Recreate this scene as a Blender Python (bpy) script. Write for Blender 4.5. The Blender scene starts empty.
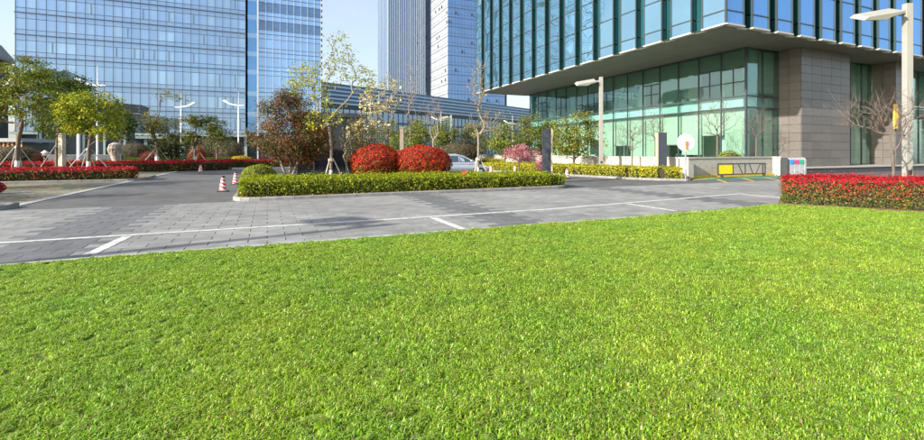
import bpy, bmesh, math, random
import numpy as np
from mathutils import Vector, Matrix
random.seed(7); rng = np.random.default_rng(7)
S = bpy.context.scene
COL = S.collection
# ------------------------------------------------------------------ camera
FPX, CX, HY, EYE = 448.0, 462.0, 152.0, 1.6      # focal length, centre and horizon measured from the photograph
cam_d = bpy.data.cameras.new('camera'); cam = bpy.data.objects.new('camera', cam_d); COL.objects.link(cam)
cam.location = (0, 0, EYE); cam.rotation_euler = (math.radians(90), 0, 0)
cam_d.sensor_width = 36; cam_d.lens = 36 * FPX / 924; cam_d.shift_y = (HY - 220) / 924
cam_d.clip_end = 6000; cam_d.clip_start = 0.05
S.camera = cam
# ------------------------------------------------------------------ sky, sun, exposure
SUN_EL = math.radians(24); SX, SY = -0.815, -0.579        # towards the sun: left and behind the camera
w = bpy.data.worlds.new('World'); S.world = w; w.use_nodes = True
nt = w.node_tree; bg = nt.nodes['Background']
sky = nt.nodes.new('ShaderNodeTexSky'); sky.sky_type = 'NISHITA'; sky.sun_disc = False
sky.sun_elevation = SUN_EL; sky.sun_rotation = math.atan2(SX, SY)
sky.air_density = 1.0; sky.dust_density = 2.6; sky.ozone_density = 1.4
# thin even haze veil with soft cloud streaks over the whole sky
wtc = nt.nodes.new('ShaderNodeTexCoord'); wmp = nt.nodes.new('ShaderNodeMapping'); wmp.inputs['Scale'].default_value = (1.6, 1.6, 5.0)
wnz = nt.nodes.new('ShaderNodeTexNoise'); wnz.inputs['Scale'].default_value = 1.7; wnz.inputs['Detail'].default_value = 6; wnz.inputs['Roughness'].default_value = .55
nt.links.new(wtc.outputs['Generated'], wmp.inputs[0]); nt.links.new(wmp.outputs[0], wnz.inputs['Vector'])
wmr = nt.nodes.new('ShaderNodeMapRange'); wmr.inputs[1].default_value = .42; wmr.inputs[2].default_value = .75; wmr.inputs[3].default_value = .30; wmr.inputs[4].default_value = .75
nt.links.new(wnz.outputs[0], wmr.inputs[0])
wmx = nt.nodes.new('ShaderNodeMix'); wmx.data_type = 'RGBA'; wmx.inputs[7].default_value = (2.5, 2.65, 2.85, 1)
nt.links.new(wmr.outputs[0], wmx.inputs[0]); nt.links.new(sky.outputs[0], wmx.inputs[6])
nt.links.new(wmx.outputs[2], bg.inputs[0]); bg.inputs[1].default_value = 0.15
sl = bpy.data.lights.new('sun', 'SUN'); sl.energy = 4.6; sl.angle = math.radians(0.53); sl.color = (1.0, 0.93, 0.82)
sun = bpy.data.objects.new('sun', sl); COL.objects.link(sun); sun.location = (-60, -40, 60)
sdir = Vector((SX * math.cos(SUN_EL), SY * math.cos(SUN_EL), math.sin(SUN_EL)))
sun.rotation_euler = (-sdir).to_track_quat('-Z', 'Y').to_euler()
S.view_settings.view_transform = 'Standard'; S.view_settings.look = 'None'
S.view_settings.exposure = 1.15; S.view_settings.gamma = 1.0
# ------------------------------------------------------------------ site frame: v along the kerb, u away from it
A = math.radians(23.5); C_, S_ = math.cos(A), math.sin(A)
def W(v, u, z=0.0): return Vector((C_ * v - S_ * u, S_ * v + C_ * u, z))
def VU(X, Y): return (C_ * X + S_ * Y, -S_ * X + C_ * Y)
def kx(x): return (x - CX) / FPX
def PY(x, Y): return (kx(x) * Y, Y)
def PU(x, u): Y = u / (C_ - S_ * kx(x)); return (kx(x) * Y, Y)
def PV(x, v): Y = v / (C_ * kx(x) + S_); return (kx(x) * Y, Y)
def G(x, y): return PY(x, FPX * EYE / (y - HY))
def ZY(y, Y): return EYE + (HY - y) * Y / FPX
# ------------------------------------------------------------------ materials
MATS = {}
def newmat(name):
    m = bpy.data.materials.new(name); m.use_nodes = True; MATS[name] = m
    return m, m.node_tree, m.node_tree.nodes['Principled BSDF']
def plain(name, col, rough=0.6, metal=0.0, var=0.12, scale=3.0, bump=0.0, bscale=40.0, obj_rand=0.0, spec=0.5, streak=None, big=0.0):
    m, t, p = newmat(name); N, L = t.nodes, t.links
    tc = N.new('ShaderNodeTexCoord'); geo = N.new('ShaderNodeNewGeometry')
    src = geo.outputs['Position']
    nz = N.new('ShaderNodeTexNoise'); nz.inputs['Scale'].default_value = scale; nz.inputs['Detail'].default_value = 6
    if streak:
        mp = N.new('ShaderNodeMapping'); mp.inputs['Scale'].default_value = streak
        L.new(src, mp.inputs[0]); L.new(mp.outputs[0], nz.inputs['Vector'])
    else: L.new(src, nz.inputs['Vector'])
    mr = N.new('ShaderNodeMapRange'); mr.inputs[1].default_value = 0.3; mr.inputs[2].default_value = 0.7
    mr.inputs[3].default_value = 1 - var; mr.inputs[4].default_value = 1 + var
    L.new(nz.outputs[0], mr.inputs[0]); fac = mr.outputs[0]
    if big:
        n2 = N.new('ShaderNodeTexNoise'); n2.inputs['Scale'].default_value = 0.35; n2.inputs['Detail'].default_value = 3
        L.new(src, n2.inputs['Vector'])
        m2 = N.new('ShaderNodeMapRange'); m2.inputs[1].default_value = .35; m2.inputs[2].default_value = .65
        m2.inputs[3].default_value = 1 - big; m2.inputs[4].default_value = 1 + big; L.new(n2.outputs[0], m2.inputs[0])
        mm = N.new('ShaderNodeMath'); mm.operation = 'MULTIPLY'; L.new(fac, mm.inputs[0]); L.new(m2.outputs[0], mm.inputs[1]); fac = mm.outputs[0]
    if obj_rand:
        oi = N.new('ShaderNodeObjectInfo'); m3 = N.new('ShaderNodeMapRange')
        m3.inputs[3].default_value = 1 - obj_rand; m3.inputs[4].default_value = 1 + obj_rand; L.new(oi.outputs['Random'], m3.inputs[0])
        mm = N.new('ShaderNodeMath'); mm.operation = 'MULTIPLY'; L.new(fac, mm.inputs[0]); L.new(m3.outputs[0], mm.inputs[1]); fac = mm.outputs[0]
    vm = N.new('ShaderNodeVectorMath'); vm.operation = 'SCALE'; vm.inputs[0].default_value = col[:3]
    L.new(fac, vm.inputs['Scale']); L.new(vm.outputs[0], p.inputs['Base Color'])
    p.inputs['Roughness'].default_value = rough; p.inputs['Metallic'].default_value = metal
    p.inputs['Specular IOR Level'].default_value = spec
    if bump:
        nb = N.new('ShaderNodeTexNoise'); nb.inputs['Scale'].default_value = bscale; nb.inputs['Detail'].default_value = 4
        L.new(src, nb.inputs['Vector'])
        bp = N.new('ShaderNodeBump'); bp.inputs['Strength'].default_value = bump; bp.inputs['Distance'].default_value = 0.02
        L.new(nb.outputs[0], bp.inputs['Height']); L.new(bp.outputs[0], p.inputs['Normal'])
    return m
def mirror_glass(name, body, tint, refl=0.5, rough=0.03, wave=0.0, wscale=0.6, rand=0.1):
    """Coated curtain-wall glass: body colour seen through plus a mirror layer that grows at grazing angles."""
    m, t, p = newmat(name); N, L = t.nodes, t.links; N.remove(p)
    out = [n for n in N if n.type == 'OUTPUT_MATERIAL'][0]
    df = N.new('ShaderNodeBsdfDiffuse'); gl = N.new('ShaderNodeBsdfGlossy'); gl.inputs['Roughness'].default_value = rough
    gl.inputs['Color'].default_value = (*tint, 1)
    oi = N.new('ShaderNodeObjectInfo'); mr = N.new('ShaderNodeMapRange')
    mr.inputs[3].default_value = 1 - rand * 2; mr.inputs[4].default_value = 1 + rand * 2; L.new(oi.outputs['Random'], mr.inputs[0])
    geo = N.new('ShaderNodeNewGeometry')
    nz = N.new('ShaderNodeTexNoise'); nz.inputs['Scale'].default_value = 0.25; nz.inputs['Detail'].default_value = 2
    L.new(geo.outputs['Position'], nz.inputs['Vector'])
    m2 = N.new('ShaderNodeMath'); m2.operation = 'MULTIPLY'
    m4 = N.new('ShaderNodeMapRange'); m4.inputs[1].default_value = .3; m4.inputs[2].default_value = .7; m4.inputs[3].default_value = .8; m4.inputs[4].default_value = 1.2
    L.new(nz.outputs[0], m4.inputs[0]); L.new(m4.outputs[0], m2.inputs[0]); L.new(mr.outputs[0], m2.inputs[1])
    vm = N.new('ShaderNodeVectorMath'); vm.operation = 'SCALE'; vm.inputs[0].default_value = body
    L.new(m2.outputs[0], vm.inputs['Scale']); L.new(vm.outputs[0], df.inputs['Color'])
    lw = N.new('ShaderNodeLayerWeight'); lw.inputs['Blend'].default_value = 0.35
    m3 = N.new('ShaderNodeMapRange'); m3.inputs[3].default_value = refl; m3.inputs[4].default_value = 0.97
    L.new(lw.outputs['Fresnel'], m3.inputs[0])
    mx = N.new('ShaderNodeMixShader'); L.new(m3.outputs[0], mx.inputs[0]); L.new(df.outputs[0], mx.inputs[1]); L.new(gl.outputs[0], mx.inputs[2])
    if wave:
        nb = N.new('ShaderNodeTexNoise'); nb.inputs['Scale'].default_value = wscale; nb.inputs['Detail'].default_value = 0.3
        L.new(geo.outputs['Position'], nb.inputs['Vector'])
        bp = N.new('ShaderNodeBump'); bp.inputs['Strength'].default_value = 1.0; bp.inputs['Distance'].default_value = wave
        L.new(nb.outputs[0], bp.inputs['Height']); L.new(bp.outputs[0], gl.inputs['Normal'])
    L.new(mx.outputs[0], out.inputs[0]); return m
def clear_glass(name, tint, refl=0.12):
    m, t, p = newmat(name); N, L = t.nodes, t.links; N.remove(p)
    out = [n for n in N if n.type == 'OUTPUT_MATERIAL'][0]
    tr = N.new('ShaderNodeBsdfTransparent'); tr.inputs[0].default_value = (*tint, 1)
    gl = N.new('ShaderNodeBsdfGlossy'); gl.inputs['Roughness'].default_value = 0.02; gl.inputs['Color'].default_value = (.85, .97, .95, 1)
    lw = N.new('ShaderNodeLayerWeight'); lw.inputs['Blend'].default_value = 0.14
    m3 = N.new('ShaderNodeMapRange'); m3.inputs[3].default_value = refl; m3.inputs[4].default_value = 0.6
    L.new(lw.outputs['Fresnel'], m3.inputs[0])
    mx = N.new('ShaderNodeMixShader'); L.new(m3.outputs[0], mx.inputs[0]); L.new(tr.outputs[0], mx.inputs[1]); L.new(gl.outputs[0], mx.inputs[2])
    geo = N.new('ShaderNodeNewGeometry'); nb = N.new('ShaderNodeTexNoise'); nb.inputs['Scale'].default_value = 0.7
    L.new(geo.outputs['Position'], nb.inputs['Vector'])
    bp = N.new('ShaderNodeBump'); bp.inputs['Distance'].default_value = 0.006; L.new(nb.outputs[0], bp.inputs['Height']); L.new(bp.outputs[0], gl.inputs['Normal'])
    L.new(mx.outputs[0], out.inputs[0]); return m
def leafmat(name, trans=0.3, rough=0.5):
    m, t, p = newmat(name); N, L = t.nodes, t.links
    out = [n for n in N if n.type == 'OUTPUT_MATERIAL'][0]
    at = N.new('ShaderNodeAttribute'); at.attribute_name = 'col'
    oi = N.new('ShaderNodeObjectInfo')
    L.new(at.outputs['Color'], p.inputs['Base Color']); p.inputs['Roughness'].default_value = rough
    p.inputs['Specular IOR Level'].default_value = 0.18
    tl = N.new('ShaderNodeBsdfTranslucent'); L.new(at.outputs['Color'], tl.inputs['Color'])
    mx = N.new('ShaderNodeMixShader'); mx.inputs[0].default_value = trans
    L.new(p.outputs[0], mx.inputs[1]); L.new(tl.outputs[0], mx.inputs[2]); L.new(mx.outputs[0], out.inputs[0]); return m
plain('asphalt', (.085, .085, .086), .85, var=.22, scale=1.5, bump=.4, bscale=90, big=.14)
plain('ground', (.17, .165, .155), .9, var=.2, scale=.5)
plain('joint', (.085, .082, .078), .95)
plain('paver', (.20, .20, .197), .75, var=.2, scale=2.2, bump=.25, bscale=60, obj_rand=.13, big=.13)
plain('paver_dark', (.112, .115, .12), .75, var=.2, scale=2.2, bump=.25, bscale=60, obj_rand=.10, big=.08)
plain('edging', (.32, .32, .31), .75, var=.15, scale=4, bump=.2)
plain('kerb', (.21, .21, .205), .8, var=.2, scale=5, bump=.3, obj_rand=.12)
def worn_paint(name, col, under, thr=.62):
    m, t, p = newmat(name); N, L = t.nodes, t.links; geo = N.new('ShaderNodeNewGeometry')
    nz = N.new('ShaderNodeTexNoise'); nz.inputs['Scale'].default_value = 9; nz.inputs['Detail'].default_value = 8; nz.inputs['Roughness'].default_value = .7; L.new(geo.outputs['Position'], nz.inputs['Vector'])
    mr = N.new('ShaderNodeMapRange'); mr.inputs[1].default_value = thr - .16; mr.inputs[2].default_value = thr + .05; L.new(nz.outputs[0], mr.inputs[0])
    mx = N.new('ShaderNodeMix'); mx.data_type = 'RGBA'; mx.inputs[6].default_value = (*col, 1); mx.inputs[7].default_value = (*under, 1)
    L.new(mr.outputs[0], mx.inputs[0]); L.new(mx.outputs[2], p.inputs['Base Color']); p.inputs['Roughness'].default_value = .8
worn_paint('white_line', (.52, .52, .50), (.25, .25, .245))
plain('yellow_line', (.62, .40, .03), .7, var=.2, scale=6)
plain('green_paint', (.06, .20, .13), .7, var=.2, scale=3)
plain('soil', (.17, .105, .055), .95, var=.3, scale=8, bump=.6, bscale=25)
plain('turf', (.13, .19, .02), .95, var=.3, scale=12, bump=.6, bscale=50)
plain('turf_paver', (.135, .122, .085), .95, var=.6, scale=7, bump=.5, bscale=30, big=.3)
plain('bark', (.13, .095, .07), .9, var=.3, scale=20)
plain('bark_pale', (.22, .18, .14), .9, var=.3, scale=20)
plain('bark_red', (.125, .098, .083), .9, var=.3, scale=20)
plain('whitewash', (.68, .67, .63), .85, var=.15, scale=15)
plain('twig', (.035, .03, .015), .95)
plain('stake', (.42, .36, .30), .7, var=.2)
plain('stake_grey', (.22, .235, .25), .5, var=.2)
plain('lamp_paint', (.28, .275, .25), .45, var=.05)
plain('lamp_white', (.75, .76, .77), .4, var=.05)
plain('lens', (.55, .58, .58), .2)
plain('dark_metal', (.045, .05, .055), .4, var=.1)
plain('mullion', (.10, .125, .16), .4, var=.05)
plain('mullion_teal', (.035, .05, .055), .35, var=.05)
plain('mullion_white', (.62, .66, .70), .4, var=.05)
plain('trim_white', (.45, .43, .40), .5, var=.06)
plain('soffit', (.135, .128, .11), .55, metal=.0, var=.06, scale=.4, obj_rand=.03)
plain('stone_panel', (.125, .112, .104), .34, var=.2, scale=14, obj_rand=.11, big=.04)
plain('stone_pale', (.36, .34, .30), .75, var=.12, scale=5, obj_rand=.05)
plain('stone_cap', (.36, .35, .33), .7, var=.12, scale=5)
plain('plinth_dark', (.06, .062, .066), .6, var=.15)
plain('concrete', (.32, .41, .39), .8, var=.1)
plain('concrete_dark', (.15, .15, .15), .8, var=.1)
plain('interior', (.6, .64, .58), .8, var=.05)
plain('blind_shade', (.36, .38, .33), .8, var=.05, obj_rand=.15)
plain('blind', (.54, .53, .44), .8, var=.05, obj_rand=.12)
plain('interior_dark', (.06, .075, .075), .8)
plain('orange_poster', (.75, .30, .03), .6)
plain('yellow_sign', (.80, .52, .06), .5, var=.06)
plain('yellow_panel', (.85, .66, .0), .45, var=.05)
plain('totem', (.038, .044, .062), .4, var=.08)
plain('totem_edge', (.50, .42, .28), .5)
plain('tyre', (.02, .02, .02), .8); plain('rim', (.5, .5, .52), .3, metal=.8)
plain('rubber', (.03, .03, .033), .7)
plain('bin_grey', (.30, .32, .34), .4, var=.06); plain('bin_blue', (.02, .22, .62), .45)
plain('bin_pink', (.62, .04, .18), .45); plain('bin_green', (.02, .32, .18), .45)
plain('red_cloth', (.75, .03, .02), .7); plain('mirror_back', (.80, .74, .72), .5, var=.05); plain('mirror_orange', (.75, .16, .04), .5)
plain('rock', (.32, .275, .235), .9, var=.35, scale=4, bump=.9, bscale=6)
plain('louvre', (.09, .13, .19), .35, metal=.2, var=.1, scale=.4)
plain('louvre_pale', (.11, .15, .21), .4, var=.1, scale=.4)
plain('roof_slab', (.20, .21, .21), .6); plain('fin_white', (.36, .41, .46), .5, var=.04)
plain('wood', (.45, .20, .06), .6, var=.25, scale=4); plain('teal_roof', (.12, .30, .30), .5)
plain('pond_wall', (.045, .052, .065), .35, var=.2)
plain('lantern', (.72, .66, .55), .6)
m, t, p = newmat('car_paint'); p.inputs['Base Color'].default_value = (.55, .58, .62, 1); p.inputs['Metallic'].default_value = .55; p.inputs['Roughness'].default_value = .28; p.inputs['Coat Weight'].default_value = .8
mirror_glass('car_glass', (.02, .035, .04), (.6, .75, .75), .25)
mirror_glass('headlight', (.6, .6, .6), (1, 1, 1), .4)
mirror_glass('tower_glass', (.11, .185, .32), (.56, .74, .95), .52, wave=.03, wscale=.5)
mirror_glass('tower_glass_light', (.19, .30, .43), (.60, .78, .95), .5, wave=.03, wscale=.5)
mirror_glass('tower_glass_mid', (.14, .225, .37), (.58, .76, .95), .5, wave=.03, wscale=.5)
mirror_glass('tower_spandrel', (.11, .18, .31), (.55, .73, .94), .5)
mirror_glass('blue_glass', (.12, .26, .52), (.60, .80, 1.0), .5, wave=.02)
mirror_glass('blue_glass_deep', (.03, .16, .45), (.40, .70, 1.0), .4, wave=.02)
mirror_glass('grid_blue', (.05, .13, .30), (.42, .60, .86), .42)
mirror_glass('dark_blue_glass', (.03, .075, .15), (.5, .68, .9), .35, wave=.02)
plain('grid_glass', (.33, .35, .385), .25, var=.12, scale=.3)
mirror_glass('pane_sky', (.05, .12, .16), (.52, .70, .79), .5, rough=.012, wave=.05, wscale=.45, rand=.06)
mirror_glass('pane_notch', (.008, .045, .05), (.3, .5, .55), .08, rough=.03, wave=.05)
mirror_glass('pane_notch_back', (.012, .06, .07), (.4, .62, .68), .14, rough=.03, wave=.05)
mirror_glass('pane_blue', (.025, .10, .27), (.36, .60, .92), .5, rough=.02, wave=.03)
mirror_glass('kiosk_glass', (.01, .012, .015), (.45, .5, .55), .12)
clear_glass('green_glass', (.78, .905, .88), .08)
clear_glass('green_glass_upper', (.70, .86, .83), .12)
clear_glass('green_glass_spandrel', (.74, .90, .89), .12)
leafmat('leaf', .32, .6); leafmat('grass', .35, .55)
m, t, p = newmat('cone_stripe'); N, L = t.nodes, t.links
tc = N.new('ShaderNodeTexCoord'); sp = N.new('ShaderNodeSeparateXYZ'); L.new(tc.outputs['Object'], sp.inputs[0])
a1 = N.new('ShaderNodeMath'); a1.operation = 'MULTIPLY'; a1.inputs[1].default_value = 6.2; L.new(sp.outputs[2], a1.inputs[0])
a2 = N.new('ShaderNodeMath'); a2.operation = 'MULTIPLY'; a2.inputs[1].default_value = 2.6; L.new(sp.outputs[0], a2.inputs[0])
a3 = N.new('ShaderNodeMath'); a3.operation = 'ADD'; L.new(a1.outputs[0], a3.inputs[0]); L.new(a2.outputs[0], a3.inputs[1])
a4 = N.new('ShaderNodeMath'); a4.operation = 'FRACT'; L.new(a3.outputs[0], a4.inputs[0])
a5 = N.new('ShaderNodeMath'); a5.operation = 'GREATER_THAN'; a5.inputs[1].default_value = .48; L.new(a4.outputs[0], a5.inputs[0])
mc = N.new('ShaderNodeMix'); mc.data_type = 'RGBA'; mc.inputs[6].default_value = (.72, .02, .025, 1); mc.inputs[7].default_value = (.78, .77, .75, 1)
L.new(a5.outputs[0], mc.inputs[0]); L.new(mc.outputs[2], p.inputs['Base Color']); p.inputs['Roughness'].default_value = .5
# ------------------------------------------------------------------ mesh helpers
class MB:
    def __init__(s): s.v = []; s.f = []
    def quad(s, a, b, c, d): n = len(s.v); s.v += [tuple(a), tuple(b), tuple(c), tuple(d)]; s.f.append((n, n + 1, n + 2, n + 3)); return s
    def box(s, x0, x1, y0, y1, z0, z1):
        n = len(s.v); s.v += [(x0, y0, z0), (x1, y0, z0), (x1, y1, z0), (x0, y1, z0), (x0, y0, z1), (x1, y0, z1), (x1, y1, z1), (x0, y1, z1)]
        s.f += [tuple(n + i for i in q) for q in ((3, 2, 1, 0), (4, 5, 6, 7), (0, 1, 5, 4), (1, 2, 6, 5), (2, 3, 7, 6), (3, 0, 4, 7))]; return s
    def obox(s, p, d, nrm, a0, a1, b0, b1, z0, z1):
        """box in a frame: along d from p, outward along nrm"""
        pts = [(p[0] + d[0] * a + nrm[0] * b, p[1] + d[1] * a + nrm[1] * b) for a, b in ((a0, b0), (a1, b0), (a1, b1), (a0, b1))]
        return s.prism(pts, z0, z1)
    def prism(s, pts, z0, z1):
        n = len(s.v); k = len(pts); s.v += [(x, y, z0) for x, y in pts] + [(x, y, z1) for x, y in pts]
        s.f.append(tuple(n + i for i in reversed(range(k)))); s.f.append(tuple(n + k + i for i in range(k)))
        for i in range(k): j = (i + 1) % k; s.f.append((n + i, n + j, n + k + j, n + k + i))
        return s
    def xprism(s, prof, x0, x1):                  # profile in (y, z), extruded along x
        n = len(s.v); k = len(prof); s.v += [(x0, y, z) for y, z in prof] + [(x1, y, z) for y, z in prof]
        s.f.append(tuple(n + i for i in range(k))); s.f.append(tuple(n + k + i for i in reversed(range(k))))
        for i in range(k): j = (i + 1) % k; s.f.append((n + j, n + i, n + k + i, n + k + j))
        return s
    def yprism(s, prof, y0, y1):                  # profile in (x, z), extruded along y
        n = len(s.v); k = len(prof); s.v += [(x, y0, z) for x, z in prof] + [(x, y1, z) for x, z in prof]
        s.f.append(tuple(n + i for i in range(k))); s.f.append(tuple(n + k + i for i in reversed(range(k))))
        for i in range(k): j = (i + 1) % k; s.f.append((n + j, n + i, n + k + i, n + k + j))
        return s
    def tube(s, p0, p1, r0, r1=None, k=8, caps=True):
        r1 = r0 if r1 is None else r1; p0, p1 = Vector(p0), Vector(p1); d = p1 - p0
        if d.length < 1e-6: return s
        d.normalize(); a = Vector((0, 0, 1)) if abs(d.z) < .9 else Vector((1, 0, 0)); e = d.cross(a).normalized(); g = d.cross(e); n = len(s.v)
        for P, r in ((p0, r0), (p1, r1)):
            for i in range(k): t = 2 * math.pi * i / k; s.v.append(tuple(P + e * (r * math.cos(t)) + g * (r * math.sin(t))))
        for i in range(k): j = (i + 1) % k; s.f.append((n + j, n + i, n + k + i, n + k + j))
        if caps: s.f.append(tuple(n + i for i in range(k))); s.f.append(tuple(n + k + i for i in reversed(range(k))))
        return s
    def lathe(s, prof, k=16, c=(0, 0)):
        n = len(s.v)
        for r, z in prof:
            for i in range(k): t = 2 * math.pi * i / k; s.v.append((c[0] + r * math.cos(t), c[1] + r * math.sin(t), z))
        for q in range(len(prof) - 1):
            for i in range(k): j = (i + 1) % k; s.f.append((n + q * k + i, n + q * k + j, n + q * k + k + j, n + q * k + k + i))
        s.f.append(tuple(n + i for i in reversed(range(k)))); s.f.append(tuple(n + (len(prof) - 1) * k + i for i in range(k))); return s
    def mesh(s, name, mat):
        me = bpy.data.meshes.new(name); me.from_pydata(s.v, [], s.f); me.update()
        if mat: me.materials.append(MATS[mat] if isinstance(mat, str) else mat)
        return me
    def build(s, name, mat, parent=None, smooth=False, bevel=0):
        me = s.mesh(name, mat)
        if smooth: me.polygons.foreach_set('use_smooth', [True] * len(me.polygons))
        o = link(name, me, parent)
        if bevel:
            b = o.modifiers.new('bevel', 'BEVEL'); b.width = bevel; b.segments = 2; b.limit_method = 'ANGLE'
        return o
def link(name, me, parent=None, loc=None, rot=None):
    o = bpy.data.objects.new(name, me); COL.objects.link(o)
    if parent is not None: o.parent = parent
    if loc is not None: o.location = loc
    if rot is not None: o.rotation_euler = rot
    return o
def tag(o, label=None, cat=None, group=None, kind=None):
    if label: o['label'] = label
    if cat: o['category'] = cat
    if group: o['group'] = group
    if kind: o['kind'] = kind
    return o
def thing(name, label, cat, loc, rz=0.0, group=None):
    o = bpy.data.objects.new(name, None); COL.objects.link(o); o.empty_display_size = .3
    o.location = (loc[0], loc[1], loc[2] if len(loc) > 2 else 0); o.rotation_euler = (0, 0, rz)
    return tag(o, label, cat, group)
def dup(root, loc, rz=None, label=None):
    r = root.copy(); COL.objects.link(r); r.location = (loc[0], loc[1], loc[2] if len(loc) > 2 else 0)
    if rz is not None: r.rotation_euler = (0, 0, rz)
    if label: r['label'] = label
    for ch in list(root.children):
        c = ch.copy(); COL.objects.link(c); c.parent = r
        for g in list(ch.children):
            d = g.copy(); COL.objects.link(d); d.parent = c
    return r
def struct(o): o['kind'] = 'structure'; return o
def sheet(name, pts, z, mat, parent=None):
    mb = MB(); n = len(pts); mb.v = [(p[0], p[1], z) for p in pts]; mb.f = [tuple(range(n))]
    return mb.build(name, mat, parent)
# ------------------------------------------------------------------ foliage
def npmesh(name, V, F, mat, cols=None):
    me = bpy.data.meshes.new(name); nv, nf, k = len(V), len(F), F.shape[1]
    me.vertices.add(nv); me.vertices.foreach_set('co', V.astype(np.float32).ravel())
    me.loops.add(nf * k); me.loops.foreach_set('vertex_index', F.astype(np.int32).ravel())
    me.polygons.add(nf); me.polygons.foreach_set('loop_start', np.arange(0, nf * k, k, dtype=np.int32))
    if cols is not None:
        a = me.attributes.new('col', 'FLOAT_COLOR', 'POINT'); a.data.foreach_set('color', cols.astype(np.float32).ravel())
    me.materials.append(MATS[mat]); me.update(calc_edges=True); return me
def unit(a): return a / (np.linalg.norm(a, axis=1, keepdims=True) + 1e-9)
def leaf_mesh(name, P, Nrm, size, pal, jitter=.25, aspect=.55, pw=None, mat='leaf'):
    """P points, Nrm rough outward normals, size mean leaf length; pal list of colours or array of colours per point"""
    n = len(P); N = unit(Nrm + rng.normal(0, .55, (n, 3))); T = unit(np.cross(N, rng.normal(0, 1, (n, 3)))); B = np.cross(N, T)
    L = (size * rng.uniform(.6, 1.35, (n, 1))); Wd = L * aspect * rng.uniform(.7, 1.2, (n, 1)) * .5
    lift = N * L * .12
    V = np.stack([P - T * L * .5, P + B * Wd + lift, P + T * L * .5, P - B * Wd + lift], 1).reshape(-1, 3)
    F = np.arange(n * 4).reshape(n, 4)
    if isinstance(pal, np.ndarray): c = pal
    else: pal = np.array(pal); c = pal[rng.choice(len(pal), n, p=pw)]
    c = np.clip(c * rng.uniform(1 - jitter, 1 + jitter, (n, 1)) * rng.uniform(.9, 1.1, (n, 3)), 0, .9)
    cc = np.concatenate([c, np.ones((n, 1))], 1).repeat(4, 0)
    return npmesh(name, V, F, mat, cc)
def noise3(P, sc, seed=0):
    r = np.random.default_rng(seed); o = 0
    for i in range(5):
        d = r.normal(0, 1, 3); d /= np.linalg.norm(d); o = o + np.sin(P @ d * sc * (1 + .7 * i) + r.uniform(0, 6.3)) / (1 + .5 * i)
    return o / 2.6
RED = [(.44, .012, .022), (.54, .02, .03), (.32, .012, .016), (.48, .035, .03), (.42, .008, .04)]
RUST = [(.35, .06, .02), (.42, .10, .03), (.22, .05, .02)]
GRN_D = [(.05, .085, .015), (.075, .12, .02), (.035, .06, .012), (.11, .15, .02)]
YG = [(.25, .32, .015), (.33, .38, .016), (.19, .25, .012), (.43, .42, .02), (.12, .17, .012)]
YGB = [(.36, .36, .012), (.45, .42, .015), (.26, .29, .012), (.52, .46, .03), (.17, .20, .012)]
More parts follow.
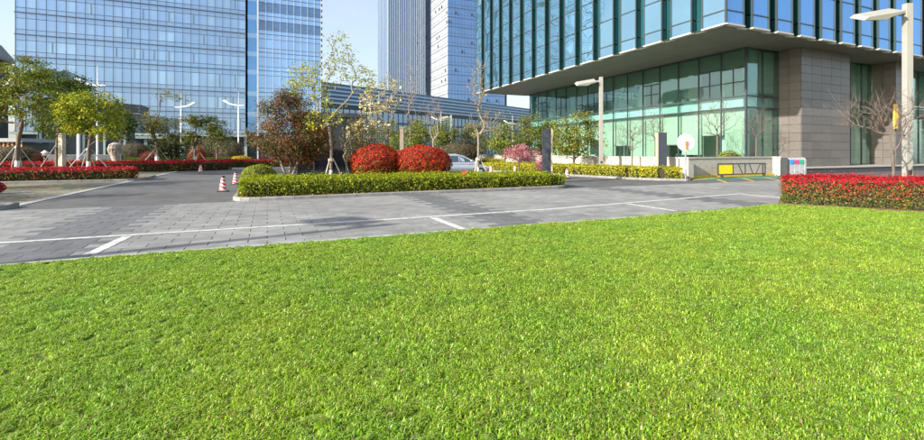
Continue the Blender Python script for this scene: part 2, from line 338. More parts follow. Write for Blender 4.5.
def hedge(name, label, path, width, height, n, size, kind, group=None, base=0.0, stemless=False):
    """path: list of (X, Y); boxy clipped hedge with rounded shoulders, leaves through the outer shell"""
    P0 = np.array(path, float); o0 = P0[0].copy(); P = P0 - o0
    seg = np.diff(P, axis=0); ln = np.linalg.norm(seg, axis=1); cum = np.concatenate([[0], np.cumsum(ln)]); Lt = cum[-1]
    t = thing(name, label, 'hedge', (o0[0], o0[1], base), 0, group)
    def at(s):
        i = np.clip(np.searchsorted(cum, s, side='right') - 1, 0, len(ln) - 1); f = (s - cum[i]) / ln[i]
        p = P[i] + seg[i] * f[:, None]; d = seg[i] / ln[i][:, None]; return p, d
    hw = width / 2; ar = np.array([Lt * width, Lt * height, Lt * height, width * height, width * height]); ar = ar / ar.sum()
    k = rng.choice(5, n, p=ar); s = rng.uniform(0, Lt, n); a = rng.uniform(-hw, hw, n); z = height * rng.uniform(0, 1, n) ** .85
    dep = np.minimum(rng.exponential(.06, n), .25)
    nx = np.zeros(n); ns = np.zeros(n); nz = np.zeros(n)
    m = k == 0; z[m] = height - dep[m]; nz[m] = 1
    m = k == 1; a[m] = -hw + dep[m]; nx[m] = -1
    m = k == 2; a[m] = hw - dep[m]; nx[m] = 1
    m = k == 3; s[m] = dep[m]; ns[m] = -1
    m = k == 4; s[m] = Lt - dep[m]; ns[m] = 1
    p, d = at(s); nn = np.stack([-d[:, 1], d[:, 0]], 1)
    # rounded shoulders: pull the top edges in
    e = np.maximum(0, np.abs(a) - (hw - .22)) / .22; z = np.minimum(z, height - .12 * e ** 2)
    e2 = np.maximum(0, np.maximum(.25 - s, s - (Lt - .25))) / .25; z = np.minimum(z, height - .10 * e2 ** 2)
    a = a * (1 - .10 * np.clip(.35 - z / height, 0, 1))
    Q = np.stack([p[:, 0] + nn[:, 0] * a, p[:, 1] + nn[:, 1] * a, z], 1)
    Nn = np.stack([d[:, 0] * ns + nn[:, 0] * nx, d[:, 1] * ns + nn[:, 1] * nx, nz + .25], 1)
    wob = noise3(Q, 3.1, 3) * .055 + noise3(Q, 11, 4) * .05
    spike = (rng.random(n) < .10) * rng.uniform(0, .13, n)
    Q = Q + unit(Nn) * (wob + spike)[:, None]; Q[:, 2] = np.maximum(Q[:, 2], .03)
    h = Q[:, 2] / height; nz_ = noise3(Q, 4, 9) * .12 + rng.normal(0, .12, n)
    pal = np.zeros((n, 3))
    R_ = np.array(RED); U_ = np.array(RUST); Gd = np.array(GRN_D); Y1 = np.array(YG); Y2 = np.array(YGB)
    if kind == 'red':
        pr = np.clip((h + nz_ - .62) / .25, 0, 1); pu = np.clip((h + nz_ - .25) / .35, 0, .55); r = rng.random(n)
        c = Gd[rng.integers(0, len(Gd), n)] * 1.15
        yl = rng.random(n) < .22; c[yl] = np.array([.20, .21, .02])
        mu = r < pu; c[mu] = U_[rng.integers(0, len(U_), mu.sum())]
        mr_ = r < pr; c[mr_] = R_[rng.integers(0, len(R_), mr_.sum())]; pal = c
    elif kind == 'red_far':
        pr = np.clip((h + nz_ - .66) / .15, 0, 1); r = rng.random(n)
        c = Gd[rng.integers(0, len(Gd), n)] * .9; mu = rng.random(n) < .35; c[mu] = U_[rng.integers(0, len(U_), mu.sum())] * .7
        mu = rng.random(n) < .12; c[mu] = (.25, .20, .03)
        mr_ = r < pr; c[mr_] = R_[rng.integers(0, len(R_), mr_.sum())]; pal = c
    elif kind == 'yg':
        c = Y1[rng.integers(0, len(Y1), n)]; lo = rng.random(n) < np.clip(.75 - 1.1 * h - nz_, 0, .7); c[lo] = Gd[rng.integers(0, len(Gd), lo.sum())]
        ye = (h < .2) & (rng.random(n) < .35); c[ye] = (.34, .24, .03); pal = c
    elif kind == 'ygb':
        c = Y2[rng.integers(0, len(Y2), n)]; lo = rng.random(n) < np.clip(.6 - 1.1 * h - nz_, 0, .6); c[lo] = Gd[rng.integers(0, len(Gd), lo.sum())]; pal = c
    else:
        c = np.array([(.09, .16, .02), (.13, .2, .02), (.06, .1, .015)])[rng.integers(0, 3, n)]; pal = c
    link('foliage', leaf_mesh('foliage', Q, Nn, size, pal), t)
    # the woody inside
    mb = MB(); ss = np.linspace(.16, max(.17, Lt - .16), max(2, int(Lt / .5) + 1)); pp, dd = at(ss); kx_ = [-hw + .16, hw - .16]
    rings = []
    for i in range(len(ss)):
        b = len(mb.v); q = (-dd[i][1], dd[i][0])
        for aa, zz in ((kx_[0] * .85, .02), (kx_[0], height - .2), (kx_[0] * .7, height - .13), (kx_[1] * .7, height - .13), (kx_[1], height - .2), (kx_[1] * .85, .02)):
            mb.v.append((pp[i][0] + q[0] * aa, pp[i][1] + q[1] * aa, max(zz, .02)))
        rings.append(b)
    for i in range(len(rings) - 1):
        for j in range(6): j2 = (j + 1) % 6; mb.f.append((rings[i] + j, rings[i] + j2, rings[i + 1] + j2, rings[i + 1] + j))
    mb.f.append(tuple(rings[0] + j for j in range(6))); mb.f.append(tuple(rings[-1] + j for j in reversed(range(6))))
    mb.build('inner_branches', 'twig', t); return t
def ball_shrub(name, label, X, Y, rx, ry, h, n, size, pal, lowpal, group=None, z0=0.0, split=.35, amp=.05, cat='shrub'):
    t = thing(name, label, cat, (X, Y, z0), 0, group)
    d = unit(rng.normal(0, 1, (n, 3))); pw = 2.15
    sc = 1 / (np.abs(d[:, 0]) ** pw + np.abs(d[:, 1]) ** pw + np.abs(d[:, 2]) ** pw) ** (1 / pw)
    sd = int(abs(X * 100)) % 50 + 5; r = 1 - np.minimum(rng.exponential(.05, n), .3) + noise3(d * 1.2, 1.6, sd + 3) * amp * .9 + noise3(d * 3, 2.4, sd) * amp + noise3(d * 9, 2, 6) * amp * .6
    R = np.array([rx, ry, h / 2]); Q = d * sc[:, None] * r[:, None] * R + np.array([0, 0, h / 2]); Q[:, 2] = np.maximum(Q[:, 2], .03)
    hh = Q[:, 2] / h + rng.normal(0, .13, n) + noise3(Q, 5, 8) * .08
    hi = np.array(pal)[rng.integers(0, len(pal), n)]; lo = np.array(lowpal)[rng.integers(0, len(lowpal), n)]
    mlo = rng.random(n) < np.clip((split - hh) / .3 + .2, .04, .85); hi[mlo] = lo[mlo]
    link('foliage', leaf_mesh('foliage', Q, d, size, hi), t)
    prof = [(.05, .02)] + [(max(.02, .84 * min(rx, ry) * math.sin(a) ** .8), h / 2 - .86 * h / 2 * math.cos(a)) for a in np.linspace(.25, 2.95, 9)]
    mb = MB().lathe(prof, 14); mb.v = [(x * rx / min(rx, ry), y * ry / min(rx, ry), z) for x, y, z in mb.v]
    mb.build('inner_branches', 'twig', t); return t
def grow(base_pts, attract, wig=.12, up=.15):
    plen = [0.0] * len(base_pts); pos = [np.array(p, float) for p in base_pts]; par = [-1] + list(range(len(base_pts) - 1)); nb = len(pos)
    top = pos[-1]; order = np.argsort(np.linalg.norm(attract - top, axis=1)); tips = []
    for i in order:
        a = attract[i]; PP = np.array(pos); d = np.linalg.norm(PP - a, axis=1)
        dz = a[2] - PP[:, 2]; cost = d + np.where(dz < .25 * d, .9 * (.25 * d - dz), 0) + .42 * np.array(plen)
        cost[:max(0, nb - 2)] += 3
        j = int(np.argmin(cost)); st = pos[j]; m = max(2, int(d[j] / .45) + 1); prev = j
        for q in range(1, m + 1):
            f = q / m; p = st + (a - st) * f; p = p + np.array([0, 0, 1]) * up * d[j] * math.sin(math.pi * f) * .5
            if q < m: p = p + rng.normal(0, wig * d[j] / m, 3)
            plen.append(plen[prev] + float(np.linalg.norm(p - pos[prev]))); pos.append(p); par.append(prev); prev = len(pos) - 1
        tips.append(prev)
    return np.array(pos), par, tips
def tree(name, label, X, Y, trunk, crowns, natt, r0, leaves=None, bark='bark', white=0.0, cat='tree', group=None, z0=0.0, wig=.12, up=.15, tipr=.007, stems=None, twigs=0, expo=2.3, hollow=0.0):
    """trunk: points (dx,dy,z); crowns: (dx,dy,z,rx,ry,rz,weight); leaves: dict(n=per tip, r, size, pal)"""
    t = thing(name, label, cat, (X, Y, z0), 0, group)
    wts = np.array([c[6] for c in crowns], float); wts /= wts.sum(); pts = []
    for c, wt in zip(crowns, wts):
        m = max(2, int(round(natt * wt))); d = unit(rng.normal(0, 1, (m, 3))) * (hollow + (1 - hollow) * rng.random((m, 1)) ** (1 / 2.6))
        pts.append(d * np.array(c[3:6]) + np.array(c[:3]))
    att = np.concatenate(pts); mb = MB(); allpos = []; alltips = []
    trunks = stems or [trunk]
    own = rng.integers(0, len(trunks), len(att)) if len(trunks) > 1 else np.zeros(len(att), int)
    if len(trunks) > 1:
        tops = np.array([s[-1] for s in trunks]); own = np.argmin(np.linalg.norm(att[:, None] - tops[None], axis=2), axis=1)
    for si, tr in enumerate(trunks):
        sub = att[own == si]
        if len(sub) == 0: continue
        pos, par, tips = grow(tr, sub, wig, up); nn = len(pos); rad = np.zeros(nn)
        if twigs:
            pos = list(pos)
            for tp in list(tips):
                for _ in range(twigs):
                    dd = pos[tp] - pos[par[tp]]; dd = dd / (np.linalg.norm(dd) + 1e-6); q = pos[tp] + (dd + rng.normal(0, .6, 3) + np.array([0, 0, .3])) * rng.uniform(.12, .3)
                    pos.append(q); par.append(tp)
            pos = np.array(pos); nn = len(pos); rad = np.zeros(nn)
        cnt = np.zeros(nn)
        for i in range(nn - 1, -1, -1):
            if cnt[i] == 0: cnt[i] = 1
            if par[i] >= 0: cnt[par[i]] += cnt[i]
        expo = math.log(max(3, cnt[0])) / math.log(r0 / tipr)
        acc = np.zeros(nn)
        for i in range(nn - 1, -1, -1):
            if acc[i] == 0: acc[i] = tipr ** expo
            rad[i] = acc[i] ** (1 / expo)
            if par[i] >= 0: acc[par[i]] += acc[i]
        sc = r0 / rad[0]; rad = np.where(rad * sc < tipr, tipr, rad * sc)
        for i in range(nn):
            if par[i] >= 0:
                ra, rb = rad[par[i]], rad[i]
                if par[i] >= len(tr): ra = min(ra, rb * 1.35)
                mb.tube(pos[par[i]], pos[i] + (pos[i] - pos[par[i]]) * .03, ra, rb, k=8 if rb > .04 else 4, caps=False)
        allpos.append(pos); alltips.append(pos[tips])
    tk = mb.build('trunk', bark, t, smooth=True)
    if white:
        wb = MB(); tr = [np.array(p, float) for p in trunks[0]]; acc = 0
        p0, p1 = tr[0], tr[1]; f = min(1, white / max(.05, (p1[2] - p0[2]))); q = p0 + (p1 - p0) * f
        wb.tube(p0, q, r0 * 1.07 + .006, r0 * 1.03 + .006, 10); wb.build('painted_base', 'whitewash', tk)
    if leaves:
        T = np.concatenate(alltips); n = leaves['n']; lr = leaves['r']
        Q = T.repeat(n, 0) + rng.normal(0, 1, (len(T) * n, 3)) * np.array([lr, lr, lr * leaves.get('flat', .75)])
        cen = np.mean(att, 0); Nn = unit(Q - cen) * .6 + np.array([0, 0, .7])
        pal = np.array(leaves['pal']); tipc = rng.choice(len(pal), len(T), p=leaves.get('pw')).repeat(n)
        own = rng.random(len(Q)) < .45; tipc[own] = rng.choice(len(pal), own.sum(), p=leaves.get('pw'))
        Q[:, 2] = np.maximum(Q[:, 2], leaves.get('zmin', .3))
        link('crown', leaf_mesh('crown', Q, Nn, leaves['size'], pal[tipc], aspect=leaves.get('aspect', .6)), t)
    return t
def stakes(label, X, Y, r, h, mat, n=3, rot=0.3, group='tree support stakes', rad=.03):
    t = thing('tree_support', label, 'tree support', (X, Y, 0), 0, group)
    for i in range(n):
        a = rot + 2 * math.pi * i / n
        MB().tube((r * math.cos(a), r * math.sin(a), 0), (.07 * math.cos(a), .07 * math.sin(a), h), rad, rad, 7).build('stake', mat, t)
    MB().tube((0, 0, h - .14), (0, 0, h - .02), .12, .12, 10).build('binding', 'stake', t)
    return t
# ================================================================== THE SETTING
sheet('ground', [(-1500, -300), (1500, -300), (1500, 3000), (-1500, 3000)], -.02, 'ground'); struct(bpy.data.objects['ground'])
U0, U1 = 8.32, 15.95
asph = sheet('asphalt_road', [W(-60, U1), W(70, U1), W(70, 75), W(-60, 75)], 0.0, 'asphalt'); struct(asph)
# lawn, edge fitted to the photograph
lawn_pts = [W(-45, -25), W(60, -25), W(60, 9.2), W(17.2, 8.92), W(12, 8.55), W(4, U0), W(-45, U0)]
struct(sheet('lawn', lawn_pts, 0.02, 'turf'))
# paved driveway
pave = struct(sheet('driveway', [W(-40, 8.2), W(60, 8.2), W(60, U1), W(-40, U1)], 0.004, 'joint'))
pw_, pd_ = .62, .305
cand = []
for r in range(25):
    u0 = U0 + .02 + r * pd_
    if u0 + pd_ > U1 + .02: break
    off = (r % 2) * pw_ / 2
    for c in range(int(-26 / pw_), int(30 / pw_)):
        v0 = c * pw_ + off; p = W(v0 + pw_ / 2, u0 + pd_ / 2)
        dark = (-4.2 < v0 + pw_ / 2 < -2.7) or (4.4 < v0 + pw_ / 2 < 5.7) or (12.9 < v0 + pw_ / 2 < 14.2) or (-12.5 < v0 + pw_ / 2 < -11)
        x = CX + FPX * p.x / p.y if p.y > .5 else -9999
        vis = -10 < x < 934
        size = FPX * FPX / (p.y * p.y) if vis else 0
        cand.append((size, v0, u0, dark))
cand.sort(key=lambda q: -q[0])
def paver_mesh(mat):
    mb = MB().box(.0075, pw_ - .0075, .0035, pd_ - .0035, 0, .014); return mb.mesh('paver', mat)
pms = {False: paver_mesh('paver'), True: paver_mesh('paver_dark')}
jn = {False: MB(), True: MB()}
for i, (sz, v0, u0, dark) in enumerate(cand):
    if i < 300:
        o = link('paver', pms[dark], pave, W(v0, u0, .004 + random.uniform(0, .0025)), (random.uniform(-.003, .003), random.uniform(-.003, .003), A))
    else:
        g = .006; z1 = .018 + random.uniform(0, .0025)
        q = [W(v0 + g, u0 + g), W(v0 + pw_ - g, u0 + g), W(v0 + pw_ - g, u0 + pd_ - g), W(v0 + g, u0 + pd_ - g)]
        jn[dark].prism([(a.x, a.y) for a in q], .004, z1)
for k, nm in ((False, 'paver'), (True, 'paver_dark')): tag(jn[k].build('far_pavers', nm, pave), kind='stuff')
# lawn edging stones
ed = struct(sheet('lawn_edging', [W(-40, 8.2), W(40, 8.2), W(40, U0 + .01), W(-40, U0 + .01)], .006, 'joint'))
em = MB().box(.004, .992, 0, .13, 0, .03).mesh('edging_stone', 'edging')
for i in range(-14, 12): link('edging_stone', em, ed, W(i * 1.0, U0 - .12, .006), (0, 0, A))
# painted parking lines (sheets above the pavers)
def line(name, a, b, wd, mat, z, parent):
    a, b = Vector((a[0], a[1], 0)), Vector((b[0], b[1], 0)); d = (b - a).normalized(); n = Vector((-d.y, d.x, 0)) * wd / 2
    return MB().prism([(q.x, q.y) for q in (a - n, b - n, b + n, a + n)], z, z + .003).build(name, mat, parent)
ZL = .0215
lp = [W(-16, 10.38), W(3, 10.33), W(7.2, 10.4), Vector((*G(640, 202.5), 0)), Vector((*G(741, 194.2), 0))]
for a, b in zip(lp[:-1], lp[1:]): line('parking_line', a, b, .13, 'white_line', ZL, pave)
line('parking_line', G(127.5, 237.5), G(89, 256), .17, 'white_line', ZL + .0005, pave)
line('parking_line', G(433, 218.5), G(463, 230), .15, 'white_line', ZL + .0005, pave)
line('parking_line', G(628, 204.5), G(676, 211.6), .12, 'white_line', ZL + .0005, pave)
line('parking_line', G(741, 194.6), G(786, 198.8), .13, 'white_line', ZL + .0005, pave)
# left road: pale flush edge line, grass-paver parking lot
road_edge = struct(MB().prism([(p.x, p.y) for p in (W(-7.0, 17.4), W(-6.72, 17.4), W(-6.72, 43), W(-7.0, 43))], .0, .02).build('road_edge_stones', 'edging'))
lot = struct(sheet('parking_lot', [W(-40, 17.38), W(-7.0, 17.38), W(-7.0, 29.6), W(-40, 29.6)], .008, 'turf_paver'))
for i in range(4): line('stall_line', W(-36, 19.8 + i * 2.6), W(-8.2, 19.8 + i * 2.6), .16, 'yellow_line' if i > 1 else 'white_line', .012, lot)
lot2 = struct(sheet('side_lot', [W(-30, 34.4), W(-7.0, 34.4), W(-7.0, 43), W(-30, 43)], .008, 'turf_paver'))
# gate apron markings
gate_ap = struct(sheet('gate_apron', [W(21.4, 18.0), W(31.5, 17.4), W(31.7, 19.9), W(25.1, 19.9)], .006, 'green_paint'))
for a, b in (((717, 179.6), (729, 183.2)), ((743, 178.6), (770, 185.4)), ((765, 177.6), (788, 182)), ((688, 181), (715, 178))):
    line('yellow_line', G(*a), G(*b), .13, 'yellow_line', .010, gate_ap)
def kerb_run(name, pts, wd, h, seglen, mat='kerb', closed=False):
    k = struct(bpy.data.objects.new(name, None)); COL.objects.link(k)
    P = list(pts) + ([pts[0]] if closed else [])
    for a, b in zip(P[:-1], P[1:]):
        a, b = Vector(a[:2]), Vector(b[:2]); L = (b - a).length; m = max(1, round(L / seglen)); ang = math.atan2(b.y - a.y, b.x - a.x)
        for i in range(m):
            q = a + (b - a) * (i / m); s = L / m
            o = MB().xprism([(0, -.01), (wd, -.01), (wd, h), (.02, h), (0, h - .025)], .006, s - .006).build('kerb_stone', mat, k)
            o.location = (q.x, q.y, .002); o.rotation_euler = (0, 0, ang)
    return k
def arc(c, r, a0, a1, n): return [(c[0] + r * math.cos(a0 + (a1 - a0) * i / n), c[1] + r * math.sin(a0 + (a1 - a0) * i / n)) for i in range(n + 1)]
def VUp(l): return [W(v, u)[:2] for v, u in l]
# island (v -1.1..12.4, u 15.9..26)
isl = VUp(arc((-.2, 16.75), .85, math.pi, 1.5 * math.pi, 4) + [(6, 16.0)] + arc((11.6, 17.0), .8, 1.5 * math.pi, 2 * math.pi, 4) + [(12.4, 22.0)] + arc((11.4, 22.0), 1.0, 0, .5 * math.pi, 3) + [(0, 23.6)] + arc((-.1, 22.7), .95, .5 * math.pi, math.pi, 3))
kerb_run('island_kerb', isl, .15, .13, 1.0, closed=True)
def inset(pts, d):
    c = Vector((sum(p[0] for p in pts) / len(pts), sum(p[1] for p in pts) / len(pts))); o = []
    for p in pts: q = Vector(p); o.append(tuple(q + (c - q).normalized() * d))
    return o
struct(sheet('island_soil', inset(isl, .12), .10, 'soil'))
# left hedge bed + kerb
kerb_run('hedge_bed_kerb', VUp([(-34, 29.75), (-7.0, 29.75), (-6.55, 30.3), (-6.55, 34.2), (-30, 34.2)]), .15, .12, 1.0)
struct(sheet('hedge_bed_soil', VUp([(-34, 29.9), (-7.1, 29.9), (-6.7, 30.3), (-6.7, 34.05), (-30, 34.05)]), .09, 'soil'))
# corner bed at the far left edge
cb = VUp([(-20, 16.15), (-7.0, 16.15), (-6.65, 16.5), (-6.65, 17.2), (-20, 17.2)])
kerb_run('corner_bed_kerb', cb, .15, .13, 1.0); struct(sheet('corner_bed_soil', inset(cb, .1), .09, 'soil'))
# bed in front of the retaining wall
bed = [G(690, 181.0), G(660, 180.6), G(625, 179.2), G(590, 177.2), G(560, 175.6), G(525, 173.6), G(480, 171.0), W(16.2, 52)[:2]]
kerb_run('wall_bed_kerb', list(reversed(bed)), .15, .12, 1.2)
struct(sheet('wall_bed_soil', [tuple(Vector(p) + Vector((.1, .12))) for p in bed] + [W(24.9, 52)[:2], W(24.9, 20.2)[:2]], .09, 'soil'))
# soil strip under the red hedge
HD = Vector((.80, -.60)).normalized(); HN = Vector((-HD.y, HD.x)); H0 = Vector(G(786, 204.5))
struct(sheet('hedge_soil', [tuple(H0 - HD * .2 - HN * .30), tuple(H0 + HD * 12 - HN * .40), tuple(H0 + HD * 12 + HN * 2.6), tuple(H0 - HD * .2 + HN * 2.2)], .026, 'soil'))
# ------------------------------------------------------------------ grass: blades instanced over the lawn
def make_grass():
    NP = 3; nb = 34; pv, pf, pc, pid = [], [], [], []
    for q in range(NP):
        for b in range(nb):
            a = random.uniform(0, 6.28); r = .045 * math.sqrt(random.random()); x, y = r * math.cos(a), r * math.sin(a)
            L = random.uniform(.02, .048); wd = random.uniform(.0021, .0042); th = random.uniform(0, 6.28); ln = random.uniform(.45, 1.25)
            dx, dy = math.cos(th), math.sin(th); sx, sy = -dy * wd, dx * wd; n = len(pv)
            pv += [(x - sx, y - sy, 0), (x + sx, y + sy, 0), (x + dx * L * .3 * ln - sx * .9, y + dy * L * .3 * ln - sy * .9, L * .62), (x + dx * L * .3 * ln + sx * .9, y + dy * L * .3 * ln + sy * .9, L * .62), (x + dx * L * .95 * ln, y + dy * L * .95 * ln, L * (1.05 - .45 * ln))]
            pf += [(n, n + 1, n + 3, n + 2), (n + 2, n + 3, n + 4)]
            k = random.random()
            base = (.24, .405, .018) if k < .5 else (.32, .48, .035) if k < .72 else (.125, .29, .018) if k < .80 else (.44, .54, .19) if k < .94 else (.28, .18, .10)
            j = random.uniform(.8, 1.2); pc += [tuple(c * j for c in base)] * 5; pid += [q + 1] * 5
    pts = []
    ca, sa = C_, S_
    def density(d): return 560 if d < 4 else 430 if d < 7 else 300 if d < 10 else 230
    d0 = 1.9
    while d0 < 17:
        d1 = d0 + .5; hwid = 1.12 * d1 + .8; m = int(density(d0) * (d1 - d0) * hwid * 2)
        X = rng.uniform(-hwid, hwid, m); Y = rng.uniform(d0, d1, m)
        vv = C_ * X + S_ * Y; uu = -S_ * X + C_ * Y
        lim = np.where(vv < 4, U0, np.where(vv < 12, U0 + (vv - 4) / 8 * .23, np.where(vv < 17.2, 8.55 + (vv - 12) / 5.2 * .37, 8.92))) - .10 + noise3(np.stack([X, Y, X * 0], 1), 9, 2) * .05 + noise3(np.stack([X, Y, X * 0], 1), 31, 6) * .03 + .02
        ok = uu < lim
        rel = (X - H0.x) * HN.x + (Y - H0.y) * HN.y; al = (X - H0.x) * HD.x + (Y - H0.y) * HD.y
        ok &= ~((rel > -.30 + noise3(np.stack([X, Y, X * 0], 1), 5, 12) * .12) & (al > -.45))
        pts.append(np.stack([X[ok], Y[ok], np.full(ok.sum(), .02)], 1)); d0 = d1
    P = np.concatenate(pts); n = len(P); npv = len(pv)
    me = bpy.data.meshes.new('grass'); V = [tuple(q) for q in pv] + [tuple(q) for q in P.tolist()]
    me.from_pydata(V, [], pf)
    ida = np.concatenate([np.array(pid), np.zeros(n)]).astype(np.int32); a = me.attributes.new('proto', 'INT', 'POINT'); a.data.foreach_set('value', ida)
    a = me.attributes.new('pick', 'INT', 'POINT'); a.data.foreach_set('value', np.concatenate([np.zeros(npv), rng.integers(1, NP + 1, n)]).astype(np.int32))
    a = me.attributes.new('rotz', 'FLOAT', 'POINT'); a.data.foreach_set('value', np.concatenate([np.zeros(npv), rng.uniform(0, 6.28, n)]).astype(np.float32))
    clump = noise3(P, 2.2, 21) * .22 + noise3(P, .9, 22) * .14 + noise3(P, 7, 23) * .12
    a = me.attributes.new('scl', 'FLOAT', 'POINT'); a.data.foreach_set('value', np.concatenate([np.ones(npv), rng.uniform(.75, 1.2, n) * (1 + clump)]).astype(np.float32))
    a = me.attributes.new('col', 'FLOAT_COLOR', 'POINT'); cc = np.ones((npv + n, 4), np.float32); cc[:npv, :3] = np.array(pc); a.data.foreach_set('color', cc.ravel())
    m, t, p = newmat('grass_blade'); N, L = t.nodes, t.links; out = [x for x in N if x.type == 'OUTPUT_MATERIAL'][0]
    at = N.new('ShaderNodeAttribute'); at.attribute_name = 'col'; geo = N.new('ShaderNodeNewGeometry')
    n1 = N.new('ShaderNodeTexNoise'); n1.inputs['Scale'].default_value = .9; n1.inputs['Detail'].default_value = 4; L.new(geo.outputs['Position'], n1.inputs['Vector'])
    mr = N.new('ShaderNodeMapRange'); mr.inputs[1].default_value = .33; mr.inputs[2].default_value = .70; L.new(n1.outputs[0], mr.inputs[0])
    mx0 = N.new('ShaderNodeMix'); mx0.data_type = 'RGBA'; mx0.inputs[6].default_value = (.84, .96, .9, 1); mx0.inputs[7].default_value = (1.22, 1.08, 1.0, 1); L.new(mr.outputs[0], mx0.inputs[0])
    mu = N.new('ShaderNodeMix'); mu.data_type = 'RGBA'; mu.blend_type = 'MULTIPLY'; mu.inputs[0].default_value = 1
    L.new(at.outputs['Color'], mu.inputs[6]); L.new(mx0.outputs[2], mu.inputs[7])
    oi = N.new('ShaderNodeObjectInfo'); m2 = N.new('ShaderNodeMapRange'); m2.inputs[3].default_value = .72; m2.inputs[4].default_value = 1.25; L.new(oi.outputs['Random'], m2.inputs[0])
    vs = N.new('ShaderNodeVectorMath'); vs.operation = 'SCALE'; L.new(mu.outputs[2], vs.inputs[0]); L.new(m2.outputs[0], vs.inputs['Scale'])
    L.new(vs.outputs[0], p.inputs['Base Color']); p.inputs['Roughness'].default_value = .5; p.inputs['Specular IOR Level'].default_value = .35
    tl = N.new('ShaderNodeBsdfTranslucent'); L.new(vs.outputs[0], tl.inputs['Color'])
    mx = N.new('ShaderNodeMixShader'); mx.inputs[0].default_value = .42; L.new(p.outputs[0], mx.inputs[1]); L.new(tl.outputs[0], mx.inputs[2]); L.new(mx.outputs[0], out.inputs[0])
    me.materials.append(m)
    o = link('grass', me); tag(o, 'short bright green lawn grass in the foreground', 'grass', kind='stuff')
    ng = bpy.data.node_groups.new('grass_nodes', 'GeometryNodeTree')
    ng.interface.new_socket('Geometry', in_out='INPUT', socket_type='NodeSocketGeometry'); ng.interface.new_socket('Geometry', in_out='OUTPUT', socket_type='NodeSocketGeometry')
    N, L = ng.nodes, ng.links; gi = N.new('NodeGroupInput'); go = N.new('NodeGroupOutput')
    def attr(nm, ty):
        x = N.new('GeometryNodeInputNamedAttribute'); x.data_type = ty; x.inputs[0].default_value = nm; return x.outputs[0]
    def eq(sock, k):
        c = N.new('FunctionNodeCompare'); c.data_type = 'INT'; c.operation = 'EQUAL'; L.new(sock, c.inputs[2]); c.inputs[3].default_value = k; return c.outputs[0]
    def sep(geo_s, sel):
        x = N.new('GeometryNodeSeparateGeometry'); x.domain = 'POINT'; L.new(geo_s, x.inputs[0]); L.new(sel, x.inputs[1]); return x.outputs[0]
    pr = attr('proto', 'INT'); pk = attr('pick', 'INT'); rz = attr('rotz', 'FLOAT'); sc = attr('scl', 'FLOAT')
    pts_ = sep(gi.outputs[0], eq(pr, 0)); jg = N.new('GeometryNodeJoinGeometry')
    cx = N.new('ShaderNodeCombineXYZ'); L.new(rz, cx.inputs[2])
    for k in range(1, NP + 1):
        pg = sep(gi.outputs[0], eq(pr, k)); mp = N.new('GeometryNodeMeshToPoints'); L.new(pts_, mp.inputs[0]); L.new(eq(pk, k), mp.inputs[1])
        ins = N.new('GeometryNodeInstanceOnPoints'); L.new(mp.outputs[0], ins.inputs['Points']); L.new(pg, ins.inputs['Instance'])
        e2r = N.new('FunctionNodeEulerToRotation'); L.new(cx.outputs[0], e2r.inputs[0]); L.new(e2r.outputs[0], ins.inputs['Rotation']); L.new(sc, ins.inputs['Scale'])
        L.new(ins.outputs[0], jg.inputs[0])
    L.new(jg.outputs[0], go.inputs[0])
    md = o.modifiers.new('grass', 'NODES'); md.node_group = ng
make_grass()
# ================================================================== BUILDINGS
def facade(par, p, d, nrm, ncol, cw, levels, zmax_ind, mats, frame_mat, mw=.06, md=.08, bl=.95, tl=1.1, spmat='tower_spandrel', ind=True, thick=.085, splits=0.0, name='window_pane', hmat=None):
    """curtain wall from p along d, outward nrm. One object per vision pane up to zmax_ind, the rest joined."""
    fr = MB(); sp = MB(); hz = MB(); far = {m: MB() for m in mats}; ang = math.atan2(d[1], d[0]); cache = {}
    Wd = ncol * cw
    for i in range(ncol + 1): fr.obox(p, d, nrm, i * cw - mw / 2, i * cw + mw / 2, -.02, md, levels[0], levels[-1])
    for a, b in zip(levels[:-1], levels[1:]):
        hz.obox(p, d, nrm, -.12, Wd + .12, -.02, md + (.12 if hmat is None else -.03), a - thick, a + thick)
        z0, z1 = a + bl, b - tl
        for z in (z0, z1): hz.obox(p, d, nrm, 0, Wd, -.02, md - .025, z - .045, z + .045)
        for i in range(ncol):
            x0, x1 = i * cw + mw / 2, (i + 1) * cw - mw / 2
            sp.obox(p, d, nrm, x0, x1, -.05, -.01, a + thick, z0 - .045); sp.obox(p, d, nrm, x0, x1, -.05, -.01, z1 + .045, b - thick)
            r = random.random(); m = mats[0] if r < .55 else mats[1] if r < .8 else mats[2]
            if (i * 7) % 26 in (8, 9): m = mats[1]
            if ind and b < zmax_ind:
                key = (m, round(z1 - z0, 2))
                if key not in cache: cache[key] = MB().box(-cw / 2 + mw / 2, cw / 2 - mw / 2, -.02, .02, 0, z1 - z0 - .09).mesh(name, m)
                q = (p[0] + d[0] * (x0 + x1) / 2 - nrm[0] * .02, p[1] + d[1] * (x0 + x1) / 2 - nrm[1] * .02, z0 + .045)
                o = link(name, cache[key], par, q, (random.gauss(0, .0025), 0, ang + random.gauss(0, .0035)))
            else: far[m].obox(p, d, nrm, x0, x1, -.045, -.005, z0 + .045, z1 - .045)
            if splits and random.random() < splits:
                xs = x0 + (x1 - x0) * random.choice((.35, .62)); fr.obox(p, d, nrm, xs - .06, xs + .06, -.02, md - .03, z0, z1)
    fr.build('mullions', frame_mat, par); hz.build('transoms', hmat or frame_mat, par); sp.build('spandrels', spmat, par)
    for m in mats:
        if far[m].v: tag(far[m].build('distant_panes', m, par), kind='stuff')
LV1 = [5.6, 10.3, 15.0, 20.0] + [24.2 + 4.2 * i for i in range(13)]
TG = ['tower_glass', 'tower_glass_light', 'tower_glass_mid']
